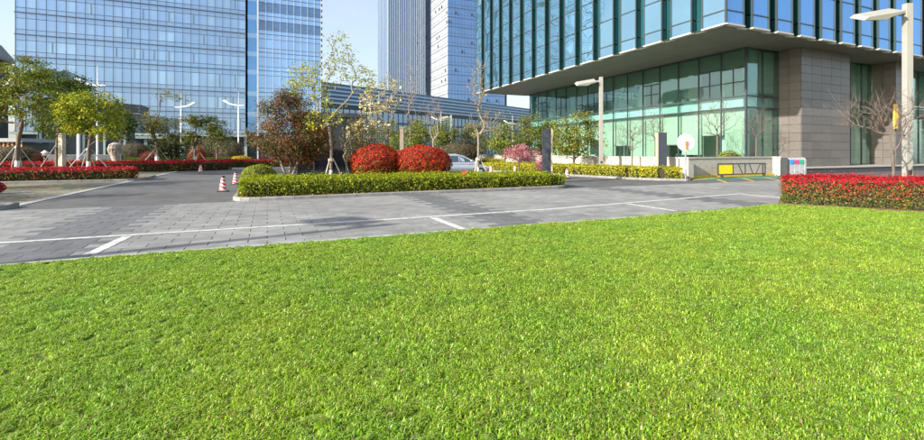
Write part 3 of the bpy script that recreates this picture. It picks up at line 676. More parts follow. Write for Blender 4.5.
# wide tower, left
k0 = kx(15.5); D1 = 85.5; T1 = thing('office_tower', 'wide blue-grey glass office tower with dark mullions filling the upper left', 'building', (k0 * D1, D1, 0), A)
TW = 26 * 1.52
MB().box(.06, TW - .06, .06, 30, 0, LV1[-1] + .6).build('core', 'interior_dark', T1)
facade(T1, (0, 0), (1, 0), (0, -1), 26, 1.52, LV1, 30, TG, 'mullion', splits=.3)
facade(T1, (TW, 0), (0, 1), (1, 0), 20, 1.5, LV1, 0, TG, 'mullion', ind=False)
facade(T1, (0, 30), (0, -1), (-1, 0), 20, 1.5, LV1, 0, TG, 'mullion', ind=False)
pod = MB()
for i in range(14): pod.box(.3 + i * 3.0, .9 + i * 3.0, -.6, 0, 0, 5.4)
pod.build('ground_columns', 'concrete', T1)
MB().box(-.3, TW + .3, -1.6, -.12, 5.0, 5.45).build('podium_canopy', 'concrete', T1)
MB().box(16, 27, -5.5, -1.62, 4.3, 4.75).build('entrance_canopy', 'concrete', T1)
for x in (16.6, 21.5, 26.2): MB().box(x, x + .5, -5.1, -4.6, 0, 4.28).build('canopy_column', 'concrete', T1)
MB().box(17, 26, -.7, -.64, 0, 4.2).build('entrance_glass', 'dark_blue_glass', T1)
# narrower tower right of it, recessed blue joint, white mullions
k2 = kx(247.5); Y2 = 101.6; T2 = thing('office_tower', 'narrow bright blue glass tower with white mullions behind the red-brown tree', 'building', (k2 * Y2, Y2, 0), A)
LV2 = [z + .35 for z in LV1]
MB().box(.05, 16.0, 1.06, 24, 0, LV2[-1] + .5).build('core', 'interior_dark', T2)
jm = MB(); jf = MB()
for a, b in zip(LV2[:-1], LV2[1:]): jm.box(.02, 1.95, .95, 1.0, a + .15, b - .9); jf.box(0, 1.95, .93, 1.02, b - .9, b + .15)
jm.build('joint_glass', 'blue_glass_deep', T2); jf.build('joint_bands', 'blue_glass', T2)
MB().box(1.96, 2.26, -.35, 1.0, 0, LV2[-1]).build('corner_fin', 'mullion_white', T2)
facade(T2, (2.28, 0), (1, 0), (0, -1), 9, 1.52, LV2, 30, ['blue_glass', 'blue_glass', 'blue_glass'], 'mullion_white', mw=.06, spmat='blue_glass', thick=.07, hmat='louvre_pale')
MB().box(2.3, 15.94, .06, 1.05, 0, LV2[-1] + .5).build('core_front', 'interior_dark', T2)
ef = MB()
for z in np.arange(6, 72, 1.4): ef.box(15.98, 16.28, -.2, .5, z, z + .45)
ef.build('edge_fins', 'dark_metal', T2)
# low long building with horizontal bands
kb = kx(318); LB = thing('low_building', 'long low dark blue building with horizontal louvre bands behind the young trees', 'building', (kb * 120, 120, 0), math.atan2(76, 67.6))
LL = 118.0
MB().box(0, LL, .3, 18, 0, 20.4).build('body', 'interior_dark', LB)
zz = 20.6
for i in range(5):
    MB().box(-.2, LL + .2, -.15 - .06 * i, .32, zz - .55, zz).build('louvre_band', 'louvre' if i % 2 else 'louvre_pale', LB)
    MB().box(0, LL, .1, .28, zz - 1.12, zz - .56).build('band_glass', 'dark_blue_glass', LB); zz -= 1.12
MB().box(0, LL, .45 - .16, .45, zz - 1.3, zz).build('shadow_gap', 'dark_metal', LB); zz -= 1.3
for fl in range(4):
    g1 = MB(); m1 = MB(); h = 3.4
    for i in range(59):
        g1.box(i * 2 + .05, i * 2 + 1.95, .12, .26, zz - h + .6, zz - .05); m1.box(i * 2 - .05, i * 2 + .05, -.05, .27, zz - h + .6, zz)
    tag(g1.build('window_panes', 'dark_blue_glass', LB), kind='stuff'); m1.build('mullions', 'louvre', LB)
    MB().box(-.1, LL + .1, -.2, .3, zz - h, zz - h + .58).build('louvre_band', 'louvre', LB); zz -= h
# slim tower with vertical fins
kf = kx(388); FT = thing('finned_tower', 'tall slim tower with white vertical fins beside the gridded tower', 'building', (kf * 212, 212, 0), A)
fw = 18.3; MB().box(.1, fw - .1, .1, 22, 0, 125).build('body', 'dark_blue_glass', FT)
nf = 17
for i in range(nf + 1):
    wd = .22 if i % 5 else .42
    MB().box(i * fw / nf - wd / 2, i * fw / nf + wd / 2, -.45, .08, 0, 125.5).build('fin', 'fin_white', FT)
for i in range(8): MB().box(-.2, .1, 1.8 + i * 2.6, 2.0 + i * 2.6, 0, 125.5).build('fin', 'fin_white', FT)
# gridded tower
kg = kx(448); GT = thing('gridded_tower', 'tall tower with a pale gridded side and a blue side left of the overhanging building', 'building', (kg * 200, 200, 0), A)
MB().box(.12, 30, .12, 32.5, 0, 120).build('body', 'interior_dark', GT)
LG = [2 + 4.3 * i for i in range(28)]
def grid_face(p, d, nrm, n, cw, gm, fm, open_p):
    gb = MB(); fb = MB(); ob = MB(); Wd = n * cw
    for i in range(n + 1): fb.obox(p, d, nrm, i * cw - .05, i * cw + .05, 0, .07, LG[0], LG[-1])
    for a, b in zip(LG[:-1], LG[1:]):
        fb.obox(p, d, nrm, 0, Wd, 0, .10, a - .13, a + .13); fb.obox(p, d, nrm, 0, Wd, 0, .06, a + 1.4, a + 1.5)
        for i in range(n):
            gb.obox(p, d, nrm, i * cw + .05, (i + 1) * cw - .05, -.06, 0, a + .13, a + 1.4); gb.obox(p, d, nrm, i * cw + .05, (i + 1) * cw - .05, -.06, 0, a + 1.5, b - .13)
            if random.random() < open_p:
                x0 = i * cw + .2; ob.obox(p, d, nrm, x0, x0 + .55, .05, .35, a + 1.6, a + 2.7)
    tag(gb.build('window_panes', gm, GT), kind='stuff'); fb.build('mullions', fm, GT)
    if ob.v: ob.build('open_vents', 'dark_metal', GT)
grid_face((0, 32), (0, -1), (-1, 0), 20, 1.6, 'grid_glass', 'mullion', .06)
grid_face((0, 0), (1, 0), (0, -1), 18, 1.6, 'grid_blue', 'mullion', .06)
# glass hall at the left edge with a sloping roof slab
LHX, LHY = PY(-60, 66); LH = thing('glass_hall', 'low teal glass hall with a sloping grey roof slab at the left edge', 'building', (LHX, LHY, 0), A)
W_h = (PY(15, 72)[0] - LHX) / C_ - .6
MB().box(0, W_h - .1, .1, 7, 0, 16.3).build('core', 'interior_dark', LH)
for i in range(4):
    for j in range(4):
        cw = W_h / 4; MB().box(i * cw + .05, (i + 1) * cw - .05, 0, .06, j * 4.07 + .1, (j + 1) * 4.07 - .05).build('window_pane', 'pane_sky', LH)
fb = MB()
for i in range(5): fb.box(i * W_h / 4 - .05, i * W_h / 4 + .05, -.08, .02, 0, 16.3)
for j in range(5): fb.box(0, W_h, -.06, .02, j * 4.07 - .05, j * 4.07 + .05)
fb.build('mullions', 'mullion', LH)
MB().yprism([(-1, 16.6), (W_h + .4, 16.4), (W_h + .4, 16.9), (W_h * .72, 19.4), (-1, 19.6)], -1.6, 8).build('roof', 'roof_slab', LH)
# dark blue canopy block in front of the wide tower
CBX, CBY = PY(32, 72); CB = thing('canopy_block', 'dark blue canopy block behind the left trees', 'building', (CBX, CBY, 0), A)
MB().yprism([(0, 7.4), (14.0, 7.4), (14.6, 9.8), (0, 10.6)], 0, 6).build('canopy', 'pond_wall', CB)
MB().box(-.1, 14.3, -.15, 6.1, 8.2, 8.3).build('trim', 'trim_white', CB)
MB().box(.5, 12.5, .6, 5.4, 0, 7.38).build('body', 'interior_dark', CB)
for i in range(5): MB().box(.8 + 2.8 * i, 1.1 + 2.8 * i, .2, .5, 0, 7.38).build('column', 'concrete', CB)
# dark glass kiosk behind the island trees
KX, KY = PU(296, 33); KO = thing('dark_kiosk', 'dark glass kiosk with slim posts behind the red-brown tree', 'building', (KX, KY, 0), A)
MB().box(0, 4.6, .15, 6, 0, 4.1).build('body', 'kiosk_glass', KO); MB().box(-.25, 4.9, -.3, 6.2, 4.1, 4.4).build('roof', 'dark_metal', KO)
for i in range(5): MB().box(i * 1.13, i * 1.13 + .1, 0, .14, 0, 4.1).build('post', 'dark_metal', KO)
for i in range(4): MB().box(i * 1.13 + .11, i * 1.13 + 1.12, .06, .14, .12, 3.98).build('window_pane', 'kiosk_glass', KO)
# orange-brown timber pavilion far left
PX, PY_ = PY(-14, 62); PV_ = thing('timber_pavilion', 'orange-brown timber pavilion with a grey roof at the far left', 'building', (PX, PY_, 0), 0)
MB().box(0, 5, 0, 4, 0, 2.9).build('wall', 'interior_dark', PV_)
for i in range(9): MB().box(i * .6, i * .6 + .28, -.12, -.01, 0, 3.0).build('post', 'wood', PV_)
MB().yprism([(-.5, 3.0), (5.6, 3.0), (5.2, 3.5), (-.1, 3.5)], -.6, 4.4).build('roof', 'roof_slab', PV_)
# ------------------------------------------------------------------ the overhanging building on the right (local x = v, y = u; origin at the corner of the upper volume)
cv, cu = VU(*PY(726, 28.4)); RB = thing('overhang_building', 'large glass building with jutting upper storeys over stone piers on the right', 'building', W(cv, cu, 0), A)
ZS = 9.8; ND = .46; BAY = 2.52; WB = 1.68; NBL, NBR = 14, 15
LFACE, RFACE = NBL * BAY + WB, NBR * BAY + WB
HB = [ZS, ZS + .84] + [ZS + .84 + 2.2 * i for i in range(1, 14)]; ZT = HB[-1]
# left face runs along +y at x=0 facing -x; right face along +x at y=0 facing -y
core = MB().box(ND + .1, RFACE - .1, ND + .1, LFACE - .1, ZS + .02, ZT).build('upper_core', 'interior_dark', RB)
def serrated(left):
    nb = NBL if left else NBR; cache = {}; fr = MB(); tr = MB(); far1, far2, far3 = MB(), MB(), MB()
    big = 'pane_sky' if left else 'pane_blue'
    def F(a, b):           # a along the face from the corner, b inward depth -> local xy
        return (b, a) if left else (a, b)
    def bx(mb, a0, a1, b0, b1, z0, z1):
        x0, y0 = F(a0, b0); x1, y1 = F(a1, b1); mb.box(min(x0, x1), max(x0, x1), min(y0, y1), max(y0, y1), z0, z1)
    for k in range(nb + 1):
        a0 = k * BAY; a1 = a0 + WB; n1 = a1 + (BAY - WB)
        # frames
        for a in ((a0, a1) if k else (a1,)): bx(fr, a - .045, a + .045, -.05, .06, ZS, ZT)
        if k == 0 and left: fr.box(-.06, .06, -.06, .06, ZS, ZT)
        for z in HB[1:]: bx(fr, a0 + .045, a1 - .045, -.03, .05, z - .04, z + .04)
        bx(tr, a0 - .02, a1 + .02, -.10, .22, ZS - .10, ZS - .002)
        if k < nb:
            bx(fr, a1 + .35, a1 + .40, ND - .05, ND + .04, ZS, ZT)
            for z in HB[1:]: bx(fr, a1 + .045, n1 - .045, ND - .03, ND + .03, z - .04, z + .04); bx(fr, a1 - .01, a1 + .02, .06, ND, z - .035, z + .035)
            bx(tr, a1 + .021, n1 - .021, ND - .18, ND + .04, ZS - .08, ZS - .001)
        for z0, z1 in zip(HB[:-1], HB[1:]):
            zz0, zz1 = z0 + .04, z1 - .04
            if z0 == ZS: zz0 = z0 + .01
            show = z1 < (24 if left else 15.3)
            if show:
                key = ('w', round(zz1 - zz0, 2))
                if key not in cache:
                    mb = MB(); bx(mb, -(WB / 2 - .045), WB / 2 - .045, -.015, .025, 0, zz1 - zz0); cache[key] = mb.mesh('window_pane', big)
                x, y = F((a0 + a1) / 2, .02); link('window_pane', cache[key], RB, (x, y, zz0), (0 if left else random.gauss(0, .0018), random.gauss(0, .0018) if left else 0, random.gauss(0, .0035)))
            else: bx(far1, a0 + .045, a1 - .045, .0, .045, zz0, zz1)
            if k < nb:
                if show:
                    key = ('n', round(zz1 - zz0, 2))
                    if key not in cache:
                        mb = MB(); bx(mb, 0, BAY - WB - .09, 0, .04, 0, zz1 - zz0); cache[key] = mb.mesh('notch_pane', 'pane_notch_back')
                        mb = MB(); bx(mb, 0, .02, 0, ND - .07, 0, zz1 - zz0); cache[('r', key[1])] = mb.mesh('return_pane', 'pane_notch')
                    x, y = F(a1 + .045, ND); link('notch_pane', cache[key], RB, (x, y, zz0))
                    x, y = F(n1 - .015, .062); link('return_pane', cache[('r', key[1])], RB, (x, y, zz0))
                else: bx(far2, a1 + .045, n1 - .045, ND, ND + .04, zz0, zz1); bx(far3, n1 - .015, n1 + .005, .062, ND - .01, zz0, zz1)
                bx(far3, a1 - .005, a1 + .012, .062, ND - .01, zz0, zz1)
    sfx = 'left' if left else 'right'
    fr.build('pane_frames', 'mullion_teal', RB); tr.build('soffit_trim', 'trim_white', RB)
    for mb, m in ((far1, big), (far2, 'pane_notch_back'), (far3, 'pane_notch')): tag(mb.build('upper_panes', m, RB), kind='stuff')
serrated(True); serrated(False)
MB().box(ND + .1, RFACE - .1, ND + .1, LFACE - .1, ZT, ZT + .8).build('parapet', 'mullion_teal', RB)
# soffit of metal panels
gx, gy = 7.45, 3.75           # lower storeys set back by these
sp_cache = {}
def soffit_panels(x0, x1, y0, y1, sx, sy):
    nx, ny = max(1, round((x1 - x0) / sx)), max(1, round((y1 - y0) / sy)); dx, dy = (x1 - x0) / nx, (y1 - y0) / ny; key = (round(dx, 3), round(dy, 3))
    if key not in sp_cache: sp_cache[key] = MB().box(.012, dx - .012, .012, dy - .012, 0, .03).mesh('soffit_panel', 'soffit')
    for i in range(nx):
        for j in range(ny): link('soffit_panel', sp_cache[key], RB, (x0 + i * dx, y0 + j * dy, ZS - .035))
MB().box(.12, RFACE - .2, ND - .14, LFACE - .2, ZS - .004, ZS + .02).build('soffit_backing', 'dark_metal', RB)
soffit_panels(ND + .06, gx + .3, ND + .06, LFACE - .3, 2.5, 2.5)
soffit_panels(gx + .3, RFACE - .3, ND + .06, gy + .3, 2.5, 1.2)
for k in range(NBL + 1): MB().box(.22, ND + .055, k * BAY + .0, k * BAY + WB, ZS - .032, ZS - .004).build('soffit_panel', 'soffit', RB)
for k in range(NBR + 1): MB().box(max(k * BAY, ND + .06), k * BAY + WB, .22, ND + .055, ZS - .032, ZS - .004).build('soffit_panel', 'soffit', RB)
# lower storeys: real green-tinted glass with rooms and blinds behind
PZ = .45                       # plinth level
rows = [PZ, 5.1, 6.0, ZS - .04]
NLB = 15; lw_ = 31.2 / NLB; GLY1 = gy + 31.2
gfr = MB()
def gpane(x0, x1, y, z0, z1, left, mat):
    if left: mb = MB().box(gx - .01, gx + .01, x0, x1, z0, z1)
    else: mb = MB().box(x0, x1, gy - .01, gy + .01, z0, z1)
    return mb.build('window_pane', mat, RB)
for i in range(NLB + 1): gfr.box(gx - .06, gx + .05, gy + i * lw_ - .04, gy + i * lw_ + .04, PZ, ZS - .04)
for z in rows[1:]: gfr.box(gx - .05, gx + .05, gy + .04, GLY1, z - .06, z + .06)
gfr.box(gx - .05, gx + .05, gy, GLY1, PZ, PZ + .12)
dark_up = {1: .62, 4: .55, 7: .6, 8: .62, 9: .62, 11: .7, 13: .6}
for i in range(NLB):
    y0, y1 = gy + i * lw_ + .04, gy + (i + 1) * lw_ - .04
    gpane(y0, y1, 0, PZ + .12, rows[1] - .06, True, 'green_glass'); gpane(y0, y1, 0, rows[1] + .06, rows[2] - .06, True, 'green_glass_spandrel')
    gpane(y0, y1, 0, rows[2] + .06, rows[3] - .06, True, 'green_glass_upper')
    if i in dark_up or i == 0:
        zt = rows[2] + (rows[3] - rows[2]) * dark_up.get(i, .6); gfr.box(gx - .05, gx + .05, y0, y1, zt - .05, zt + .05)
        gfr.box(gx - .05, gx + .05, y0, y1, rows[2] + 1.1, rows[2] + 1.18); gfr.box(gx - .045, gx + .045, (y0 + y1) / 2 - .03, (y0 + y1) / 2 + .03, rows[2] + .06, zt)
    # blinds upstairs, white screens downstairs, some open
    top = rows[3] - .05; bot = rows[2] + .1 if i not in dark_up else rows[2] + (rows[3] - rows[2]) * dark_up[i]
    MB().box(gx + .35, gx + .37, y0 - .02, y1 + .02, bot, top).build('blind', 'blind_shade', RB)
    if i in (3, 6, 11):
        gfr.box(gx - .045, gx + .045, y0, y1, 2.2, 2.27); gfr.box(gx - .045, gx + .045, (y0 + y1) / 2 - .03, (y0 + y1) / 2 + .03, PZ + .12, 2.2)
        MB().box(gx + .4, gx + .42, y0 - .02, y1 + .02, 2.25, rows[1] - .1).build('blind', 'blind', RB)
        MB().box(gx + 1.6, gx + 2.2, y0 + .2, y1 - .3, PZ + .02, PZ + 1.1).build('lobby_counter', 'interior_dark', RB)
    elif i in (1, 8, 10, 13): MB().box(gx + .4, gx + .42, y0, y1, 3.0, rows[1] - .1).build('blind', 'blind', RB)
    else: MB().box(gx + .4, gx + .42, y0 - .02, y1 + .02, PZ + random.choice((.1, .1, .9)), rows[1] - .1).build('blind', 'blind', RB)
    MB().box(gx + .5, gx + .9, y0 + .5 + random.random() * .5, y0 + 1.1 + random.random() * .5, rows[1] + .12, rows[1] + random.uniform(.4, .75)).build('ceiling_box', 'blind', RB)
gfr2 = MB()
for i in range(3): gfr2.box(gx + i * 1.97 - .04, gx + i * 1.97 + .04, gy - .05, gy + .05, PZ, ZS - .04)
gfr2.box(gx - .07, gx + .07, gy - .07, gy + .07, PZ, ZS - .04)
PIER1, P1W, PF = 11.39 - 7.45 + gx, 6.6, 1.72
PIER2, P2W = gx + 17.75, 2.8
PIER3, P3W = gx + 30.0, 6.6
for z in rows[1:]: gfr2.box(gx, RFACE - 1, gy - .045, gy + .045, z - .06, z + .06)
spans = [(gx + .04, PIER1, 2), (PIER1 + P1W, PIER2, 4), (PIER2 + P2W, PIER3, 5), (PIER3 + P3W, RFACE - 1, 2)]
for a, b, n in spans:
    for i in range(n):
        x0, x1 = a + (b - a) * i / n + .03, a + (b - a) * (i + 1) / n - .03
        for z0, z1, m in ((PZ, rows[1], 'green_glass'), (rows[1], rows[2], 'green_glass_spandrel'), (rows[2], rows[3], 'green_glass_upper')): gpane(x0, x1, 0, z0 + .06, z1 - .06, False, m)
        if i: gfr2.box(x0 - .07, x0 + .01, gy - .05, gy + .05, PZ, ZS - .04)
        if (i + int(a)) % 3 != 0: MB().box(x0, x1, gy + .35, gy + .37, rows[2] + .3, rows[3] - .05).build('blind', 'blind', RB)
        if (i + int(a)) % 2 == 0: MB().box(x0, x1, gy + .45, gy + .47, PZ + .1, rows[1] - .1).build('blind', 'blind', RB)
gfr.build('glazing_bars', 'mullion_teal', RB); gfr2.build('glazing_bars', 'mullion_teal', RB)
it = MB(); it.box(gx + .3, RFACE - 1, gy + .45, GLY1, 5.15, 5.95); it.build('floor_slab', 'interior', RB)
MB().box(gx + 4.2, RFACE - 2, gy + 4.2, GLY1, PZ, ZS - .06).build('inner_wall', 'interior', RB)
MB().box(gx + .1, RFACE - 1, gy + .1, GLY1, PZ + .001, PZ + .02).build('inner_floor', 'interior', RB)
MB().box(gx + .25, RFACE - 1, GLY1, GLY1 + .2, PZ, ZS - .06).build('end_wall', 'interior', RB)
MB().box(gx + 2.0, gx + 2.9, gy + 1.2, gy + 1.24, 1.2, 2.3).build('poster', 'orange_poster', RB)
for y in (6.2, 12.5, 18.7, 25, 31): MB().box(gx + 1.2, gx + 1.8, y, y + .6, PZ, ZS - .06).build('inner_column', 'interior', RB)
# stone piers of separate panels
def pier(x0, wid, ncol):
    MB().box(x0 + .05, x0 + wid - .05, gy - PF + .05, gy + .6, PZ, ZS - .037).build('pier_core', 'joint', RB)
    nr = 14; rh = (ZS - .04 - PZ) / nr; cw = wid / ncol; g = .012
    mf = MB().box(g, cw - g, 0, .046, g, rh - g).mesh('stone_panel', 'stone_panel'); sw = PF / 2 + .02
    ms = MB().box(0, .046, g, sw - g, g, rh - g).mesh('stone_panel', 'stone_panel')
    for r in range(nr):
        for c in range(ncol):
            link('stone_panel', mf, RB, (x0 + c * cw, gy - PF, PZ + r * rh))
        for c in range(2):
            link('stone_panel', ms, RB, (x0, gy - PF + .048 + c * sw, PZ + r * rh)); 
    MB().box(x0 + wid - .046, x0 + wid, gy - PF + .048, gy + .4, PZ, ZS - .04).build('pier_side', 'stone_panel', RB)
pier(PIER1, P1W, 5); pier(PIER2, P2W, 2); pier(PIER3, P3W, 5)
# plinth
MB().prism([(-1.55 + gx - 7.0, .62), (RFACE, .62), (RFACE, LFACE), (-1.55 + gx - 7.0, LFACE)], 0, PZ - .06).build('plinth', 'plinth_dark', RB)
MB().box(-1.55 + gx - 7.0, RFACE, .56, LFACE, PZ - .06, PZ).build('plinth_paving', 'stone_pale', RB)
sgx, sgy = PY(898.5, 38.0)
ys = thing('hanging_sign', 'yellow vertical sign board on the second stone pier', 'sign', W(cv + PIER2 - .55, cu + gy - PF - .02, 0), A)
MB().box(0, .62, -.14, -.02, 3.7, 5.9).build('board', 'yellow_sign', ys); MB().box(.1, .5, -.12, 0, 5.9, 5.96).build('bracket', 'dark_metal', ys); MB().box(.1, .5, -.12, 0, 3.64, 3.7).build('bracket', 'dark_metal', ys)
# ------------------------------------------------------------------ retaining wall and gate
RW = thing('retaining_wall', 'pale stone retaining wall with a grey cap in front of the glass building', 'wall', W(23.35, 19.75, 0), A)
def wall_run(x0, x1, y0, y1, alongx, h=1.2):
    L = (x1 - x0) if alongx else (y1 - y0); n = max(1, round(L / 1.1)); s = L / n
    MB().box(x0 + .03, x1 - .03, y0 + .03, y1 - .03, 0, h - .01).build('wall_core', 'joint', RW)
    for i in range(n):
        if alongx:
            MB().box(x0 + i * s + .008, x0 + (i + 1) * s - .008, y0, y0 + .028, .01, h).build('stone_block', 'stone_pale', RW)
        else:
            MB().box(x0, x0 + .028, y0 + i * s + .008, y0 + (i + 1) * s - .008, .01, h).build('stone_block', 'stone_pale', RW)
    if alongx: MB().box(x0 - .03, x1 + .03, y0 - .05, y1 + .05, h, h + .09).build('cap', 'stone_cap', RW)
    else: MB().box(x0 - .05, x1 + .05, y0 + .06, y1 + .03, h, h + .09).build('cap', 'stone_cap', RW)
wall_run(0, .3, .35, 33, False); wall_run(0, 8.9, 0, .3, True)
MB().box(-.45, -.02, -.75, -.1, 0, 1.2).build('end_pier', 'stone_pale', RW); MB().box(-.5, -.005, -.8, -.11, 1.2, 1.29).build('cap', 'stone_cap', RW)
MB().box(8.42, 9.0, -.6, -.055, 0, 1.2).build('end_pier', 'stone_pale', RW); MB().box(8.38, 9.04, -.64, -.056, 1.2, 1.29).build('cap', 'stone_cap', RW)
MB().box(.1, 8.4, -.22, -.03, 0, .14).build('painted_kerb', 'yellow_line', RW)
gate = thing('barrier_gate', 'black truss barrier arm with a yellow panel in front of the pale wall', 'barrier', W(25.40, 19.0, 0), A)
GL, gz0, gz1 = 4.55, .20, .86
for z in (gz0, gz1): MB().box(0, GL, -.03, .03, z - .035, z + .035).build('rail', 'dark_metal', gate)
MB().box(.06, 1.35, -.012, .012, gz0 + .05, gz1 - .05).build('panel', 'yellow_panel', gate)
for x in (0.03, 1.4, 2.55, GL - .28, GL - .03): MB().box(x - .03, x + .03, -.028, .028, gz0 + .035, gz1 - .035).build('upright', 'dark_metal', gate)
for a, b in ((1.9, 2.3), (2.95, 3.3), (4.05, 3.6)): MB().tube((a, 0, gz1 - .02), (b, 0, gz0 + .02), .03).build('brace', 'dark_metal', gate)
for x in (.4, GL - .15): MB().box(x - .05, x + .05, -.06, .06, 0, gz0 - .036).build('foot', 'dark_metal', gate)
# ================================================================== STREET FURNITURE
def l_lamp(label, X, Y, rz, H=6.8):
    t = thing('street_lamp', label, 'street lamp', (X, Y, 0), rz, 'square street lamps')
    MB().box(-.12, .12, -.09, .09, 0, H).build('pole', 'lamp_paint', t, bevel=.012)
    MB().box(-.24, .24, -.2, .2, 0, .05).build('base_plate', 'lamp_paint', t)
    MB().box(-.06, .06, -.105, -.092, .82, .98).build('access_door', 'dark_metal', t)
    MB().yprism([(-.8, H - .30), (-.12, H - .22), (-.12, H - .36), (-.8, H - .40)], -.07, .07).build('arm', 'lamp_paint', t)
    hd = MB(); hd.yprism([(-.80, -.10), (-.66, .02), (.62, .17), (.66, .08), (.20, -.03), (.05, -.12)], -.36, .36); h = hd.build('lamp_head', 'lamp_paint', t, bevel=.015); h.location = (-1.0, 0, H - .40); h.scale = (.95, .9, 1); h.rotation_euler = (math.radians(24), math.radians(-3), 0)
    MB().yprism([(-.72, -.106), (.0, -.122), (.0, -.135), (-.72, -.119)], -.29, .29).build('lens', 'lens', h)
    return t
rx_, ry_ = PY(907.5, 15.7)
l_lamp('tall square grey street lamp standing behind the red hedge on the right', rx_, ry_, math.radians(0))
lx, ly = PU(601, 22.2); ly = 31.0; lx = kx(601) * ly
l_lamp('square grey street lamp in the yellow-green hedge before the glass wall', lx, ly, math.radians(0))
l_lamp('far square street lamp behind the silver car', *PY(451, 63), math.radians(0))
l_lamp('street lamp at the lawn edge on the left, known by its long shadow', -13.94, 1.01, math.radians(-60))
def wing_lamp(label, X, Y, rz, H=12.0):
    t = thing('mast_lamp', label, 'street lamp', (X, Y, 0), rz, 'white mast lamps with wing heads')
    MB().tube((0, 0, 0), (0, 0, H * .78), .12, .09, 12).build('pole', 'lamp_white', t, smooth=False)
    MB().tube((0, 0, H * .78), (0, 0, H), .05, .03, 8).build('spire', 'lamp_white', t)
    z = H * .80
    MB().yprism([(-2.7, z + .85), (-2.2, z + .95), (-1.4, z + .36), (0, z + .08), (1.0, z + .05), (1.1, z - .02), (0, z - .07), (-1.4, z + .16), (-2.0, z + .45)], -.2, .2).build('wing', 'lamp_white', t)
    MB().box(-.3, .3, -.3, .3, 0, .06).build('base_plate', 'lamp_white', t); return t
for x, Y, fl, lab in ((97.5, 54, 0, 'white mast lamp rising through the yellow-green left tree'), (181, 80, 1, 'white mast lamp before the wide tower, left of a matching one'), (238.5, 77, 0, 'white mast lamp beside the tower joint, left of the red-brown tree'), (441, 112, 0, 'small far mast lamp left of the far square street lamp'), (512.5, 126, 0, 'small far mast lamp under the overhanging building'), (-7, 56, 2, 'mast lamp at the left edge with only its wing in view')):
    wing_lamp(lab, *PY(x, Y), math.pi if fl == 1 else math.radians(0) if fl == 0 else math.pi)
# cones
def cone_proto(label, X, Y):
    t = thing('traffic_cone', label, 'traffic cone', (X, Y, 0), .3, 'traffic cones')
    MB().box(-.21, .21, -.21, .21, 0, .05).build('base', 'rubber', t, bevel=.015)
    MB().lathe([(.155, .05), (.15, .09), (.075, .60)], 18).build('body', 'cone_stripe', t, smooth=False)
    MB().lathe([(.076, .60), (.08, .63), (.066, .68), (.03, .70)], 14).build('cap', 'rubber', t)
    t.scale = (.92, .92, .92)
    return t
c0 = cone_proto('nearest striped traffic cone at the left corner of the island kerb', *G(223, 191.6))
for (x, y), lab in (((235.6, 184.2), 'striped traffic cone just behind the nearest one, beside the island'), ((200.5, 172.4), 'small far traffic cone on the road before the red hedge'), ((567, 178.2), 'striped traffic cone on the road right of the dark totem'), ((491, 173.0), 'small faded traffic cone in front of the silver car'), ((515, 172.8), 'small faded traffic cone under the pink blossom tree')):
    X, Y = G(x, y); dup(c0, (X, Y), random.uniform(0, 1), lab)
# totems
def totem(label, X, Y, rz, H, wd=.46):
    t = thing('sign_totem', label, 'sign', (X, Y, 0), rz, 'dark sign totems')
    MB().box(-wd / 2, wd / 2, -.09, .09, .06, H).build('panel', 'totem', t, bevel=.01)
    MB().box(wd / 2 + .002, wd / 2 + .08, -.1, .1, .06, H - .02).build('edge_strip', 'totem_edge', t)
    MB().box(-wd / 2 - .1, wd / 2 + .12, -.16, .16, 0, .06).build('foot', 'concrete_dark', t); return t
tx, ty = PU(546.5, 17.6); ty = 23.2; tx = kx(546.5) * ty
totem('dark sign totem with a pale edge at the right end of the island hedge', tx, ty, .0, 2.8, .44)
tx2, ty2 = PY(662, 27.4); t2 = totem('dark blue-grey sign totem in the hedge left of the round mirror', tx2, ty2, math.radians(180), 2.80, .53)
# round traffic mirror seen from behind
mx_, my_ = G(685.5, 181.2); TM = thing('traffic_mirror', 'round white traffic mirror with an orange bracket on a pole', 'mirror', (mx_, my_, 0), 0)
MB().tube((0, 0, 0), (0, 0, 2.15), .04, .04, 10).build('pole', 'stake_grey', TM)
dsk = MB().lathe([(.0, 0), (.30, .02), (.46, .05), (.475, .08), (.46, .09)], 28); dsk.v = [(x, -.10 + z * 1.0, 2.12 + y) for x, y, z in dsk.v]; dsk.build('dish', 'mirror_back', TM, smooth=False)
MB().box(-.07, .07, -.16, -.10, 1.98, 2.2).build('bracket', 'mirror_orange', TM); MB().box(-.04, .04, -.15, -.04, 1.75, 1.98).build('bracket_arm', 'mirror_orange', TM)
# recycling bin
bx_, by_ = G(791.5, 176.6); RBN = thing('recycling_bin', 'grey recycling bin with blue, pink and green flaps', 'bin', (bx_, by_, 0), math.radians(8))
for i, m in enumerate(('bin_blue', 'bin_pink', 'bin_green')):
    x = -.42 + i * .36
    MB().box(x + .01, x + .35, -.25, .25, .06, .86).build('compartment', 'bin_grey', RBN, bevel=.02)
    MB().box(x + .04, x + .32, -.29, -.255, .84, 1.08).build('flap', m, RBN); MB().box(x + .04, x + .32, -.245, .2, .862, 1.1).build('hopper', 'bin_grey', RBN)
MB().xprism([(-.26, 1.1), (-.20, 1.22), (.2, 1.24), (.27, 1.1)], -.46, .70).build('roof', 'bin_grey', RBN)
for x in (-.56, .68): MB().xprism([(-.28, 0), (.28, 0), (.28, 1.1), (.16, 1.24), (-.16, 1.24), (-.28, 1.1)], x, x + .12).build('side_panel', 'dark_metal' if x < 0 else 'bin_grey', RBN)
MB().box(-.44, .68, -.2, .2, 0, .055).build('foot', 'dark_metal', RBN)
